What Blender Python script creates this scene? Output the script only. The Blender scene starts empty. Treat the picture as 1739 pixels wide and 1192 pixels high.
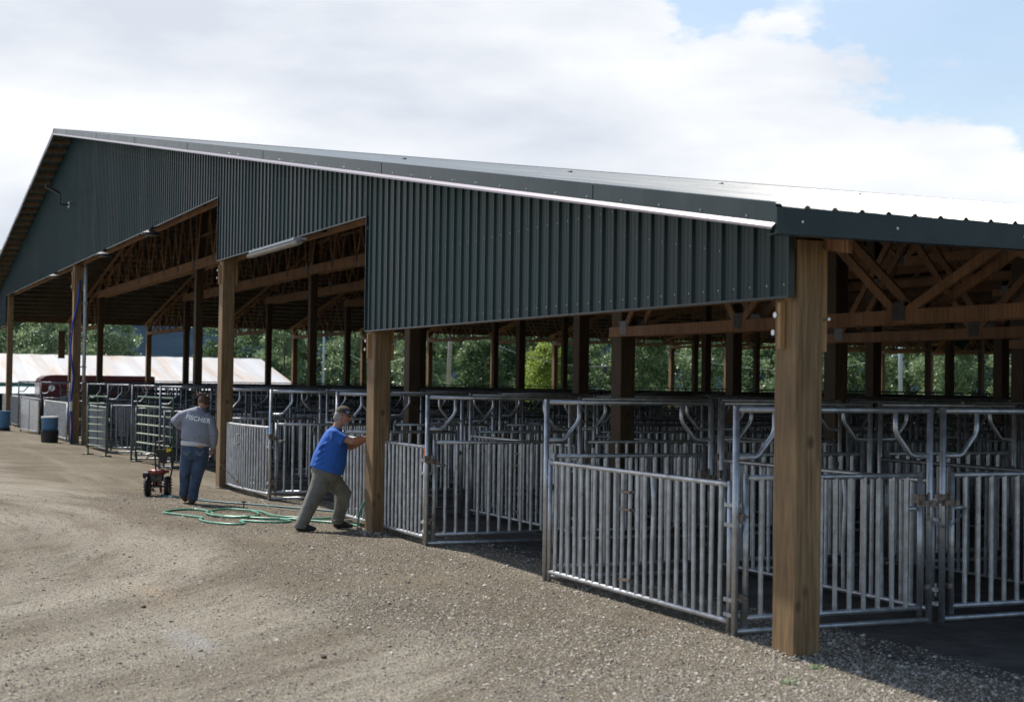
import bpy, bmesh, math, random
from mathutils import Vector, Matrix, noise
rnd = random.Random(7)
R = math.radians
S = bpy.context.scene
COL = S.collection

# ------------------------------------------------------------ camera
cd = bpy.data.cameras.new('camera'); cam = bpy.data.objects.new('camera', cd); COL.objects.link(cam)
fw = Vector((-0.91329744, 0.40671142, 0.02176276)); rt = Vector((0.40704853, 0.91329678, 0.01415944)); up = Vector((0.01411705, -0.02179028, 0.99966289))
M3 = Matrix((rt, up, -fw)).transposed()
cam.matrix_world = Matrix.Translation((9.336, -6.445, 1.988)) @ M3.to_4x4()
cd.sensor_width = 36; cd.lens = 36 * 2574.864 / 1739; cd.clip_start = .1; cd.clip_end = 5000
cd.dof.use_dof = True; cd.dof.focus_distance = 20.5; cd.dof.aperture_fstop = 2.4
S.camera = cam
# ------------------------------------------------------------ sky and sun
SUN_EL, SUN_K = 53.5, 17.0          # elevation; degrees the sun stands out from the gable line
sx, sy = -math.cos(R(SUN_K)), -math.sin(R(SUN_K))
sund = Vector((sx * math.cos(R(SUN_EL)), sy * math.cos(R(SUN_EL)), math.sin(R(SUN_EL))))
sl = bpy.data.lights.new('sun', 'SUN'); so = bpy.data.objects.new('sun', sl); COL.objects.link(so)
sl.energy = 5.0; sl.angle = R(.5); sl.color = (1, .95, .87)
so.rotation_euler = (-sund).to_track_quat('-Z', 'Y').to_euler()
W = bpy.data.worlds.new('World'); S.world = W; W.use_nodes = True
nt = W.node_tree; nt.nodes.clear(); N = nt.nodes; L = nt.links
def nd(t, **k):
    n = N.new(t)
    for a, b in k.items(): setattr(n, a, b)
    return n
def mth(op, a, b=None, c=None, clamp=False):
    n = nd('ShaderNodeMath', operation=op, use_clamp=clamp)
    for i, v in enumerate((a, b, c)):
        if v is None: continue
        if isinstance(v, (int, float)): n.inputs[i].default_value = v
        else: L.new(v, n.inputs[i])
    return n.outputs[0]
sky = nd('ShaderNodeTexSky', sky_type='NISHITA', sun_disc=False)
sky.sun_elevation = R(SUN_EL); sky.sun_rotation = math.atan2(sx, sy)
sky.air_density = 1.1; sky.dust_density = 1.0
tc = nd('ShaderNodeTexCoord'); sep = nd('ShaderNodeSeparateXYZ'); L.new(tc.outputs['Generated'], sep.inputs[0])
den = mth('ADD', mth('MAXIMUM', sep.outputs[2], 0.0), .12)
cmb = nd('ShaderNodeCombineXYZ'); L.new(mth('DIVIDE', sep.outputs[0], den), cmb.inputs[0]); L.new(mth('DIVIDE', sep.outputs[1], den), cmb.inputs[1])
def nz(vec, sc, det, rough, off=0.0):
    m = nd('ShaderNodeMapping'); m.inputs['Location'].default_value = (off, off * .7, off * .3); L.new(vec, m.inputs[0])
    n = nd('ShaderNodeTexNoise'); n.inputs['Scale'].default_value = sc; n.inputs['Detail'].default_value = det; n.inputs['Roughness'].default_value = rough
    L.new(m.outputs[0], n.inputs['Vector']); return n.outputs['Fac']
mp = nd('ShaderNodeMapping'); mp.inputs['Scale'].default_value = (1, 1, 2.1); L.new(tc.outputs['Generated'], mp.inputs[0])
vec = mp.outputs[0]
n1 = nz(vec, 7, 8, .56, 1.3); n2 = nz(vec, 24, 6, .6, 4.1)
dt = nd('ShaderNodeVectorMath', operation='DOT_PRODUCT'); L.new(tc.outputs['Generated'], dt.inputs[0]); dt.inputs[1].default_value = (-.39957, -.2237, -.88899)
# cloud bank fills the sky low towards the sun side; above and behind it is blue with puffs
e = mth('ADD', dt.outputs['Value'], mth('MULTIPLY', mth('SUBTRACT', n1, .5), .17))
e = mth('ADD', e, mth('MULTIPLY', mth('SUBTRACT', n2, .5), .05))
bank = nd('ShaderNodeMapRange', interpolation_type='SMOOTHSTEP'); L.new(e, bank.inputs[0]); bank.inputs[1].default_value = -.006; bank.inputs[2].default_value = .016
bankf = bank.outputs[0]
puff = nd('ShaderNodeMapRange', interpolation_type='SMOOTHSTEP'); L.new(nz(vec, 9, 7, .55, 9.7), puff.inputs[0]); puff.inputs[1].default_value = .53; puff.inputs[2].default_value = .72
near = nd('ShaderNodeMapRange', interpolation_type='SMOOTHSTEP'); L.new(dt.outputs['Value'], near.inputs[0]); near.inputs[1].default_value = -.30; near.inputs[2].default_value = .0
veil = mth('MULTIPLY', near.outputs[0], .20)
cl = mth('MAXIMUM', bankf, mth('MAXIMUM', veil, mth('MULTIPLY', mth('MULTIPLY', puff.outputs[0], near.outputs[0]), .8)))
mp2 = nd('ShaderNodeMapping'); mp2.inputs['Scale'].default_value = (1, 1, 3.2); L.new(tc.outputs['Generated'], mp2.inputs[0])
shd = nz(mp2.outputs[0], 4.2, 6, .5, 6.6)
cr = nd('ShaderNodeValToRGB'); L.new(shd, cr.inputs[0])
cr.color_ramp.elements[0].position = .37; cr.color_ramp.elements[0].color = (.57, .61, .68, 1)
cr.color_ramp.elements[1].position = .66; cr.color_ramp.elements[1].color = (.84, .85, .87, 1)
bg1 = nd('ShaderNodeBackground'); bg1.inputs[1].default_value = .12; L.new(sky.outputs[0], bg1.inputs[0])
bg2 = nd('ShaderNodeBackground'); bg2.inputs[1].default_value = 1.0; L.new(cr.outputs[0], bg2.inputs[0])
mx = nd('ShaderNodeMixShader'); L.new(cl, mx.inputs[0]); L.new(bg1.outputs[0], mx.inputs[1]); L.new(bg2.outputs[0], mx.inputs[2])
wo = nd('ShaderNodeOutputWorld'); L.new(mx.outputs[0], wo.inputs[0])
S.view_settings.view_transform = 'Standard'; S.view_settings.look = 'None'; S.view_settings.exposure = .35; S.view_settings.gamma = 1

# ------------------------------------------------------------ materials
def mat(name, col, rough=.7, metal=0.0, var=0.0, vscale=4.0, col2=None, bump=0.0, bscale=30.0, stretch=(1, 1, 1), coat=0.0, spec=None, hue=None, transl=0.0):
    m = bpy.data.materials.new(name); m.use_nodes = True; t = m.node_tree; b = t.nodes['Principled BSDF']
    b.inputs['Base Color'].default_value = (*col, 1); b.inputs['Roughness'].default_value = rough; b.inputs['Metallic'].default_value = metal
    if coat: b.inputs['Coat Weight'].default_value = coat; b.inputs['Coat Roughness'].default_value = .12
    if spec is not None: b.inputs['Specular IOR Level'].default_value = spec
    tcn = t.nodes.new('ShaderNodeTexCoord'); mpn = t.nodes.new('ShaderNodeMapping'); mpn.inputs['Scale'].default_value = stretch
    t.links.new(tcn.outputs['Object'], mpn.inputs[0])
    if var or col2:
        n = t.nodes.new('ShaderNodeTexNoise'); n.inputs['Scale'].default_value = vscale; n.inputs['Detail'].default_value = 6; n.inputs['Roughness'].default_value = .65
        t.links.new(mpn.outputs[0], n.inputs['Vector'])
        r = t.nodes.new('ShaderNodeValToRGB'); t.links.new(n.outputs['Fac'], r.inputs[0])
        c2 = col2 or tuple(c * (1 - var) for c in col)
        r.color_ramp.elements[0].position = .36; r.color_ramp.elements[0].color = (*c2, 1)
        r.color_ramp.elements[1].position = .64; r.color_ramp.elements[1].color = (*(tuple(c * (1 + var * .6) for c in col)), 1)
        t.links.new(r.outputs[0], b.inputs['Base Color'])
    if bump:
        n = t.nodes.new('ShaderNodeTexNoise'); n.inputs['Scale'].default_value = bscale; n.inputs['Detail'].default_value = 5
        t.links.new(mpn.outputs[0], n.inputs['Vector'])
        bp = t.nodes.new('ShaderNodeBump'); bp.inputs['Strength'].default_value = bump; bp.inputs['Distance'].default_value = .02
        t.links.new(n.outputs['Fac'], bp.inputs['Height']); t.links.new(bp.outputs[0], b.inputs['Normal'])
    return m
def wood_mat(name, a, bcol, knots=True):
    m = bpy.data.materials.new(name); m.use_nodes = True; t = m.node_tree; b = t.nodes['Principled BSDF']; b.inputs['Roughness'].default_value = .72
    tcn = t.nodes.new('ShaderNodeTexCoord')
    def NZ(sc, scale, det=5):
        mp_ = t.nodes.new('ShaderNodeMapping'); mp_.inputs['Scale'].default_value = sc; t.links.new(tcn.outputs['Object'], mp_.inputs[0])
        n = t.nodes.new('ShaderNodeTexNoise'); n.inputs['Scale'].default_value = scale; n.inputs['Detail'].default_value = det; t.links.new(mp_.outputs[0], n.inputs['Vector']); return n.outputs['Fac']
    g = NZ((14, 14, .7), 3.5, 8); s = NZ((1, 1, .35), 2.2, 4)
    r1 = t.nodes.new('ShaderNodeValToRGB'); t.links.new(g, r1.inputs[0])
    r1.color_ramp.elements[0].position = .3; r1.color_ramp.elements[0].color = (*a, 1); r1.color_ramp.elements[1].position = .68; r1.color_ramp.elements[1].color = (*bcol, 1)
    mixn = t.nodes.new('ShaderNodeMix'); mixn.data_type = 'RGBA'; mixn.blend_type = 'MULTIPLY'; mixn.inputs[0].default_value = .75
    r2 = t.nodes.new('ShaderNodeValToRGB'); t.links.new(s, r2.inputs[0]); r2.color_ramp.elements[0].position = .32; r2.color_ramp.elements[0].color = (.55, .52, .48, 1); r2.color_ramp.elements[1].position = .6; r2.color_ramp.elements[1].color = (1, 1, 1, 1)
    t.links.new(r1.outputs[0], mixn.inputs[6]); t.links.new(r2.outputs[0], mixn.inputs[7]); out = mixn.outputs[2]
    if knots:
        mp_ = t.nodes.new('ShaderNodeMapping'); mp_.inputs['Scale'].default_value = (1, 1, .62); t.links.new(tcn.outputs['Object'], mp_.inputs[0])
        v = t.nodes.new('ShaderNodeTexVoronoi'); v.inputs['Scale'].default_value = 3.6; t.links.new(mp_.outputs[0], v.inputs['Vector'])
        r3 = t.nodes.new('ShaderNodeValToRGB'); t.links.new(v.outputs['Distance'], r3.inputs[0]); r3.color_ramp.elements[0].position = .05; r3.color_ramp.elements[0].color = (.14, .10, .08, 1); r3.color_ramp.elements[1].position = .15; r3.color_ramp.elements[1].color = (1, 1, 1, 1)
        m2 = t.nodes.new('ShaderNodeMix'); m2.data_type = 'RGBA'; m2.blend_type = 'MULTIPLY'; m2.inputs[0].default_value = .8
        t.links.new(out, m2.inputs[6]); t.links.new(r3.outputs[0], m2.inputs[7]); out = m2.outputs[2]
    t.links.new(out, b.inputs['Base Color'])
    bp = t.nodes.new('ShaderNodeBump'); bp.inputs['Strength'].default_value = .35; bp.inputs['Distance'].default_value = .01; t.links.new(g, bp.inputs['Height']); t.links.new(bp.outputs[0], b.inputs['Normal'])
    return m
def metal_sheet(name, col, rough, streak, dirt=(.3, .3, .3), damt=.3, axis=(1, 1, 1), coat=0.0):
    m = bpy.data.materials.new(name); m.use_nodes = True; t = m.node_tree; b = t.nodes['Principled BSDF']
    if coat > 1: b.inputs['IOR'].default_value = 1.7; coat = .3; b.inputs['Coat IOR'].default_value = 1.55
    tcn = t.nodes.new('ShaderNodeTexCoord'); mp_ = t.nodes.new('ShaderNodeMapping'); mp_.inputs['Scale'].default_value = axis; t.links.new(tcn.outputs['Object'], mp_.inputs[0])
    n = t.nodes.new('ShaderNodeTexNoise'); n.inputs['Scale'].default_value = streak; n.inputs['Detail'].default_value = 7; n.inputs['Roughness'].default_value = .6; t.links.new(mp_.outputs[0], n.inputs['Vector'])
    r = t.nodes.new('ShaderNodeValToRGB'); t.links.new(n.outputs['Fac'], r.inputs[0]); r.color_ramp.elements[0].position = .4; r.color_ramp.elements[0].color = (*col, 1)
    r.color_ramp.elements[1].position = .75; r.color_ramp.elements[1].color = (*[c * (1 - damt) + d * damt for c, d in zip(col, dirt)], 1)
    t.links.new(r.outputs[0], b.inputs['Base Color'])
    rr = t.nodes.new('ShaderNodeMapRange'); t.links.new(n.outputs['Fac'], rr.inputs[0]); rr.inputs[1].default_value = .3; rr.inputs[2].default_value = .7; rr.inputs[3].default_value = rough * .85; rr.inputs[4].default_value = rough * 1.25
    t.links.new(rr.outputs[0], b.inputs['Roughness'])
    if coat: b.inputs['Coat Weight'].default_value = coat; b.inputs['Coat Roughness'].default_value = .1
    n2_ = t.nodes.new('ShaderNodeTexNoise'); n2_.inputs['Scale'].default_value = 1.6; n2_.inputs['Detail'].default_value = 3; t.links.new(tcn.outputs['Object'], n2_.inputs['Vector'])
    bp = t.nodes.new('ShaderNodeBump'); bp.inputs['Strength'].default_value = .25; bp.inputs['Distance'].default_value = .02; t.links.new(n2_.outputs['Fac'], bp.inputs['Height']); t.links.new(bp.outputs[0], b.inputs['Normal'])
    return m
def ground_mat():
    m = bpy.data.materials.new('gravel_ground'); m.use_nodes = True; t = m.node_tree; b = t.nodes['Principled BSDF']; b.inputs['Roughness'].default_value = .95; b.inputs['Specular IOR Level'].default_value = .2
    tcn = t.nodes.new('ShaderNodeTexCoord'); o = tcn.outputs['Object']
    def mp_(sc, rot=(0, 0, 0)):
        q = t.nodes.new('ShaderNodeMapping'); q.inputs['Scale'].default_value = sc; q.inputs['Rotation'].default_value = rot; t.links.new(o, q.inputs[0]); return q.outputs[0]
    def NZ(v, scale, det=5, ro=.6):
        n = t.nodes.new('ShaderNodeTexNoise'); n.inputs['Scale'].default_value = scale; n.inputs['Detail'].default_value = det; n.inputs['Roughness'].default_value = ro; t.links.new(v, n.inputs['Vector']); return n.outputs['Fac']
    def ramp(f, a, ca, b_, cb):
        r = t.nodes.new('ShaderNodeValToRGB'); t.links.new(f, r.inputs[0]); r.color_ramp.elements[0].position = a; r.color_ramp.elements[0].color = (*ca, 1); r.color_ramp.elements[1].position = b_; r.color_ramp.elements[1].color = (*cb, 1); return r.outputs[0]
    def mix(f, a, c, mode='MIX'):
        q = t.nodes.new('ShaderNodeMix'); q.data_type = 'RGBA'; q.blend_type = mode
        if isinstance(f, float): q.inputs[0].default_value = f
        else: t.links.new(f, q.inputs[0])
        for i, v in ((6, a), (7, c)):
            if isinstance(v, tuple): q.inputs[i].default_value = (*v, 1)
            else: t.links.new(v, q.inputs[i])
        return q.outputs[2]
    def M(op, a, c=None):
        q = t.nodes.new('ShaderNodeMath'); q.operation = op
        for i, v in enumerate((a, c)):
            if v is None: continue
            if isinstance(v, (int, float)): q.inputs[i].default_value = v
            else: t.links.new(v, q.inputs[i])
        return q.outputs[0]
    base = ramp(NZ(mp_((1, 1, 1)), .45, 6), .35, (.230, .196, .150), .65, (.335, .295, .232))
    # wheel tracks: arcs that swing in from the lower left and run off along the shed
    sp = t.nodes.new('ShaderNodeSeparateXYZ'); t.links.new(o, sp.inputs[0])
    dx = M('ADD', sp.outputs[0], 12.0); dy = M('ADD', sp.outputs[1], 13.0)
    rad = M('SQRT', M('ADD', M('MULTIPLY', dx, dx), M('MULTIPLY', dy, dy)))
    ang = M('ARCTAN2', dy, dx)
    cb = t.nodes.new('ShaderNodeCombineXYZ'); t.links.new(rad, cb.inputs[0]); t.links.new(M('MULTIPLY', ang, 1.6), cb.inputs[1])
    wn = NZ(o, .25, 3, .5)
    lane = M('SUBTRACT', M('MULTIPLY', M('SUBTRACT', wn, .5), 3.4), M('ADD', sp.outputs[1], M('MULTIPLY', sp.outputs[0], -.02)))
    inner = M('MINIMUM', M('MAXIMUM', M('MULTIPLY', M('SUBTRACT', lane, 2.3), .16), -.15), .08)
    tr = M('ADD', NZ(cb.outputs[0], 1.3, 8, .66), inner)
    base = mix(ramp(tr, .46, (0, 0, 0), .64, (1, 1, 1)), base, (.50, .465, .395))
    base = mix(ramp(NZ(cb.outputs[0], 2.6, 5, .65), .52, (0, 0, 0), .66, (.6, .6, .6)), base, (.185, .162, .128))
    base = mix(ramp(NZ(mp_((.12, 1.5, 1)), 1.0, 5, .6), .52, (0, 0, 0), .68, (.55, .55, .55)), base, (.46, .42, .35))
    fine = NZ(o, 38, 4, .7)
    base = mix(.85, base, ramp(fine, .30, (.55, .54, .52), .72, (1.35, 1.33, 1.28)), 'MULTIPLY')
    for (px_, py_, rr_x, rr_y, colr) in ((-2.2, -3.95, .9, .22, (.55, .57, .62)), (-5.1, -3.7, 1.2, .25, (.60, .47, .35))):
        ax_ = M('DIVIDE', M('SUBTRACT', sp.outputs[0], px_), rr_x); ay_ = M('DIVIDE', M('SUBTRACT', sp.outputs[1], py_), rr_y)
        dd = M('ADD', M('SQRT', M('ADD', M('MULTIPLY', ax_, ax_), M('MULTIPLY', ay_, ay_))), M('MULTIPLY', M('SUBTRACT', NZ(o, 6, 4, .7), .5), 1.6))
        base = mix(ramp(dd, .2, (.38, .38, .38), 1.3, (0, 0, 0)), base, colr)
    v = t.nodes.new('ShaderNodeTexVoronoi'); v.inputs['Scale'].default_value = 42; t.links.new(o, v.inputs['Vector'])
    base = mix(.6, base, ramp(v.outputs['Distance'], 0.08, (1.45, 1.43, 1.40), .5, (.5, .49, .47)), 'MULTIPLY')
    dk = NZ(mp_((1, 1, 1)), 9, 5, .7)
    base = mix(ramp(dk, .62, (0, 0, 0), .74, (.5, .5, .5)), base, (.09, .082, .072))
    t.links.new(base, b.inputs['Base Color'])
    b1 = t.nodes.new('ShaderNodeBump'); b1.inputs['Strength'].default_value = 1.0; b1.inputs['Distance'].default_value = .03; t.links.new(v.outputs['Distance'], b1.inputs['Height']); b1.invert = True
    b2 = t.nodes.new('ShaderNodeBump'); b2.inputs['Strength'].default_value = .8; b2.inputs['Distance'].default_value = .08; t.links.new(NZ(o, 14, 6, .7), b2.inputs['Height']); t.links.new(b1.outputs[0], b2.inputs['Normal'])
    b3 = t.nodes.new('ShaderNodeBump'); b3.inputs['Strength'].default_value = .7; b3.inputs['Distance'].default_value = .12; t.links.new(tr, b3.inputs['Height']); t.links.new(b2.outputs[0], b3.inputs['Normal'])
    t.links.new(b3.outputs[0], b.inputs['Normal'])
    return m
def leaf_mat(name, a, c):
    m = bpy.data.materials.new(name); m.use_nodes = True; t = m.node_tree; b = t.nodes['Principled BSDF']; b.inputs['Roughness'].default_value = .38
    g = t.nodes.new('ShaderNodeNewGeometry'); r = t.nodes.new('ShaderNodeValToRGB'); t.links.new(g.outputs['Random Per Island'], r.inputs[0])
    r.color_ramp.elements[0].color = (*a, 1); r.color_ramp.elements[1].color = (*c, 1); t.links.new(r.outputs[0], b.inputs['Base Color'])
    tl = t.nodes.new('ShaderNodeBsdfTranslucent'); t.links.new(r.outputs[0], tl.inputs[0]); mxs = t.nodes.new('ShaderNodeMixShader'); mxs.inputs[0].default_value = .5
    t.links.new(b.outputs[0], mxs.inputs[1]); t.links.new(tl.outputs[0], mxs.inputs[2]); t.links.new(mxs.outputs[0], t.nodes['Material Output'].inputs[0])
    return m
GREEN = metal_sheet('green_cladding', (.005, .027, .030), .38, 1.3, (.07, .10, .11), .12, (1, 1, .25)); GREEN.node_tree.nodes['Principled BSDF'].inputs['Specular IOR Level'].default_value = .17
ROOFM = metal_sheet('green_roof_sheet', (.022, .046, .048), .30, 1.0, (.15, .18, .18), .25, (.3, 1, 1), coat=2)
def sheet_tones(m, width, amt):
    t = m.node_tree; b = t.nodes['Principled BSDF']; lk = b.inputs['Base Color'].links[0]; src = lk.from_socket
    tcn = t.nodes.new('ShaderNodeTexCoord'); sp = t.nodes.new('ShaderNodeSeparateXYZ'); t.links.new(tcn.outputs['Object'], sp.inputs[0])
    d = t.nodes.new('ShaderNodeMath'); d.operation = 'DIVIDE'; t.links.new(sp.outputs[0], d.inputs[0]); d.inputs[1].default_value = width
    f = t.nodes.new('ShaderNodeMath'); f.operation = 'FLOOR'; t.links.new(d.outputs[0], f.inputs[0])
    w = t.nodes.new('ShaderNodeTexWhiteNoise'); w.noise_dimensions = '1D'; t.links.new(f.outputs[0], w.inputs['W'])
    r = t.nodes.new('ShaderNodeMapRange'); t.links.new(w.outputs['Value'], r.inputs[0]); r.inputs[3].default_value = 1 - amt; r.inputs[4].default_value = 1 + amt
    h = t.nodes.new('ShaderNodeVectorMath'); h.operation = 'SCALE'; t.links.new(src, h.inputs[0]); t.links.new(r.outputs[0], h.inputs['Scale']); t.links.new(h.outputs[0], b.inputs['Base Color'])
    q = t.nodes.new('ShaderNodeMapRange'); t.links.new(w.outputs['Value'], q.inputs[0]); q.inputs[3].default_value = .31; q.inputs[4].default_value = .45; t.links.new(q.outputs[0], b.inputs['Roughness'])
sheet_tones(GREEN, .9144, .22)
TRIM = metal_sheet('green_trim', (.018, .034, .038), .27, 1.4, (.16, .19, .20), .2); TRIM.node_tree.nodes['Principled BSDF'].inputs['Specular IOR Level'].default_value = .22
LIP_GLINT = mat('drip_edge_glint', (.30, .27, .30), .28, .6)  # pale pinkish tone stands in for sky reflected along the lip
WOOD = wood_mat('post_wood', (.125, .078, .036), (.32, .205, .098))
WOOD_SHADE = wood_mat('shaded_post_wood', (.045, .028, .015), (.115, .068, .032))  # same lumber as the front posts, darkened to carry the barn's inner shade
WOOD_IN = wood_mat('truss_wood', (.17, .085, .040), (.38, .205, .100), False)
WOOD_NEW = wood_mat('fresh_lumber', (.30, .17, .07), (.50, .31, .145), False)
PURL = wood_mat('purlin_wood', (.09, .06, .035), (.20, .135, .08), False)
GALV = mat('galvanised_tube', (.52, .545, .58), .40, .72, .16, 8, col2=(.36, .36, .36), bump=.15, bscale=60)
GALV_SHADE = mat('galvanised_tube_shaded', (.22, .235, .255), .5, .7, .35, 9)  # darker copy of the galvanised tube; interior shade is put into the colour
RUST = mat('rusty_bracket', (.26, .24, .22), .6, .6, .3, 30, col2=(.15, .085, .05))
ZINC = mat('zinc_plate', (.42, .45, .47), .5, .7, .2, 20)
PLATE = mat('dull_truss_plate', (.16, .165, .17), .6, .5, .2, 20)
BOLT = mat('bolt_zinc', (.6, .63, .66), .35, .9)
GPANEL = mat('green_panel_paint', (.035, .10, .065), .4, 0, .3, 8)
GRAIL = mat('sunlit_dusty_green_rail', (.25, .31, .23), .45, 0, .3, 6)  # paler than the frame: dust, plus sun on the rails put into the colour
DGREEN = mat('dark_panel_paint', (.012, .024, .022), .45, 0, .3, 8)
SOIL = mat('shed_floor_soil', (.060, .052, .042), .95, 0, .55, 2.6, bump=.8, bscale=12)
BLUEP = mat('blue_barrel_plastic', (.055, .16, .30), .5, 0, .25, 5)
BLACK = mat('black_rubber', (.015, .015, .016), .6, 0, .3, 9, bump=.2)
BLACKM = mat('black_metal', (.02, .02, .022), .38, .2)
REDP = mat('red_engine_paint', (.22, .045, .035), .5, 0, .55, 14)
MAROON = mat('maroon_trailer_paint', (.085, .012, .017), .32, 0, .2, 2.5, coat=.3)
STEEL = mat('bare_engine_metal', (.28, .28, .28), .45, .8, .5, 22)
YEL = mat('yellow_tag', (.75, .52, .02), .6)
HOSE = mat('green_hose', (.11, .31, .21), .32, 0, .2, 3)
HOSE2 = mat('teal_hose', (.03, .15, .17), .35, 0, .2, 3)
CORD = mat('grey_cord', (.22, .21, .19), .7)
CONDUIT = mat('grey_conduit', (.48, .52, .56), .45)
BCABLE = mat('blue_cable', (.02, .07, .42), .5)
WHITE = mat('white_plastic', (.75, .76, .75), .5)
ORANGE = mat('orange_tape', (.85, .13, .03), .5)
SKIN = mat('skin', (.40, .21, .14), .5, 0, .15, 10)
TSHIRT = mat('blue_tshirt', (.022, .115, .46), .85, 0, .15, 7, bump=.5, bscale=9)
PANTS = mat('grey_work_trousers', (.165, .160, .135), .9, 0, .25, 6, bump=.6, bscale=9)
JEANS = mat('blue_denim', (.048, .082, .140), .85, 0, .45, 6, bump=.5, bscale=12)
JACKET = mat('grey_jacket', (.25, .265, .32), .8, 0, .1, 5, bump=.6, bscale=7)
PALE = mat('pale_lettering', (.86, .88, .92), .8)
UNDER = mat('white_undershirt', (.65, .62, .6), .9)
HAIRG = mat('grey_hair', (.36, .33, .30), .8, 0, .4, 50, bump=.8, bscale=90)
HAIRB = mat('brown_hair', (.115, .06, .035), .6, 0, .5, 45, bump=.9, bscale=90)
CAPM = mat('mottled_cap_cloth', (.11, .09, .065), .9, 0, .5, 32, col2=(.022, .018, .014))
BOOT = mat('brown_boot', (.085, .05, .03), .8, 0, .4, 9)
SHOE = mat('dark_shoe', (.03, .027, .025), .8, 0, .4, 9)
LAMPW = mat('tube_light_diffuser', (.27, .26, .22), .5, 0, .2, 4)
OLDROOF = metal_sheet('weathered_roof', (.43, .44, .45), .55, .7, (.34, .24, .17), .95, (.16, 1.7, .16))
TEAL = mat('teal_trim', (.02, .12, .11), .5)
SHEETW = mat('pale_roofing', (.5, .54, .56), .4, .2, .15, 3)
WALLD = mat('dark_board_wall', (.035, .033, .03), .8, 0, .3, 2)
TANW = mat('tan_boards', (.35, .27, .16), .8, 0, .3, 2)
POLEM = mat('pole_wood', (.42, .36, .31), .8, 0, .35, 4, stretch=(4, 4, .4))
HILLM = mat('far_hill', (.020, .036, .055), 1.0, 0, .35, .012, spec=0)
MEADOW = mat('meadow', (.11, .15, .035), 1.0, 0, .5, .25)
BARK = mat('bark', (.16, .13, .10), .9, 0, .4, 6)
LEAFS = [leaf_mat('leaves_mid_green', (.13, .21, .09), (.33, .42, .25)), leaf_mat('leaves_dark_green', (.07, .13, .06), (.20, .28, .13)), leaf_mat('leaves_yellow_green', (.20, .27, .045), (.34, .42, .09))]
ROCK = mat('stone', (.20, .18, .155), .9, 0, .5, 3)

# ------------------------------------------------------------ mesh helper
class MB:
    def __init__(s): s.v = []; s.f = []; s.m = []; s.mi = 0
    def add(s, vs, fs):
        o = len(s.v); s.v += [tuple(v) for v in vs]; s.f += [tuple(i + o for i in f) for f in fs]; s.m += [s.mi] * len(fs)
    def box(s, x0, x1, y0, y1, z0, z1):
        s.add([(x0, y0, z0), (x1, y0, z0), (x1, y1, z0), (x0, y1, z0), (x0, y0, z1), (x1, y0, z1), (x1, y1, z1), (x0, y1, z1)],
              [(0, 3, 2, 1), (4, 5, 6, 7), (0, 1, 5, 4), (1, 2, 6, 5), (2, 3, 7, 6), (3, 0, 4, 7)])
    def beam(s, a, b, w, h, side=Vector((0, 1, 0))):   # w along side, h across
        a = Vector(a); b = Vector(b); d = (b - a).normalized(); q = (side - d * side.dot(d)).normalized(); u = d.cross(q).normalized()
        c = [(-1, -1), (1, -1), (1, 1), (-1, 1)]
        vs = [p + q * (i * w / 2) + u * (j * h / 2) for p in (a, b) for i, j in c]
        s.add(vs, [(0, 1, 2, 3), (7, 6, 5, 4), (0, 4, 5, 1), (1, 5, 6, 2), (2, 6, 7, 3), (3, 7, 4, 0)])
    def tube(s, pts, r, n=8, cap=True, radii=None, closed=False):
        P = [Vector(p) for p in pts]; k = len(P); ref = None; rings = []
        for i in range(k):
            if closed: t = (P[(i + 1) % k] - P[i - 1]).normalized()
            elif i == 0: t = (P[1] - P[0]).normalized()
            elif i == k - 1: t = (P[-1] - P[-2]).normalized()
            else: t = ((P[i + 1] - P[i]).normalized() + (P[i] - P[i - 1]).normalized()).normalized()
            if ref is None: ref = Vector((0, 0, 1)) if abs(t.z) < .9 else Vector((1, 0, 0))
            a = (ref - t * ref.dot(t)).normalized(); ref = a; b = t.cross(a)
            rr = radii[i] if radii else r
            if not isinstance(rr, tuple): rr = (rr, rr)
            rings.append([P[i] + a * (rr[0] * math.cos(2 * math.pi * j / n)) + b * (rr[1] * math.sin(2 * math.pi * j / n)) for j in range(n)])
        vs = [v for rg in rings for v in rg]; fs = []
        for i in range(k if closed else k - 1):
            i2 = (i + 1) % k
            for j in range(n):
                j2 = (j + 1) % n; fs.append((i * n + j, i * n + j2, i2 * n + j2, i2 * n + j))
        if cap and not closed: fs.append(tuple(range(n - 1, -1, -1))); fs.append(tuple((k - 1) * n + j for j in range(n)))
        s.add(vs, fs)
    def ell(s, c, r, n=12, m=8, rot=None):
        c = Vector(c); vs = []; fs = []
        for i in range(m + 1):
            th = math.pi * i / m
            for j in range(n):
                ph = 2 * math.pi * j / n; p = Vector((r[0] * math.sin(th) * math.cos(ph), r[1] * math.sin(th) * math.sin(ph), r[2] * math.cos(th)))
                vs.append(c + (rot @ p if rot else p))
        for i in range(m):
            for j in range(n): fs.append((i * n + j, (i + 1) * n + j, (i + 1) * n + (j + 1) % n, i * n + (j + 1) % n))
        s.add(vs, fs)
    def cyl(s, a, b, r, n=16, r2=None): s.tube([a, b], r, n, True, radii=[r, r2 if r2 is not None else r])
    def build(s, name, material, parent=None, smooth=False, loc=None):
        me = bpy.data.meshes.new(name); me.from_pydata(s.v, [], s.f)
        ms = material if isinstance(material, (list, tuple)) else [material]
        for q in ms: me.materials.append(q)
        if len(ms) > 1: me.polygons.foreach_set('material_index', s.m)
        if smooth:
            me.polygons.foreach_set('use_smooth', [len(p.vertices) <= 4 for p in me.polygons])
        me.update()
        o = bpy.data.objects.new(name, me); COL.objects.link(o)
        if parent: o.parent = parent
        if loc: o.location = loc
        return o
def tag(o, label=None, cat=None, group=None, kind=None):
    if label: o['label'] = label
    if cat: o['category'] = cat
    if group: o['group'] = group
    if kind: o['kind'] = kind
    return o
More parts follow.
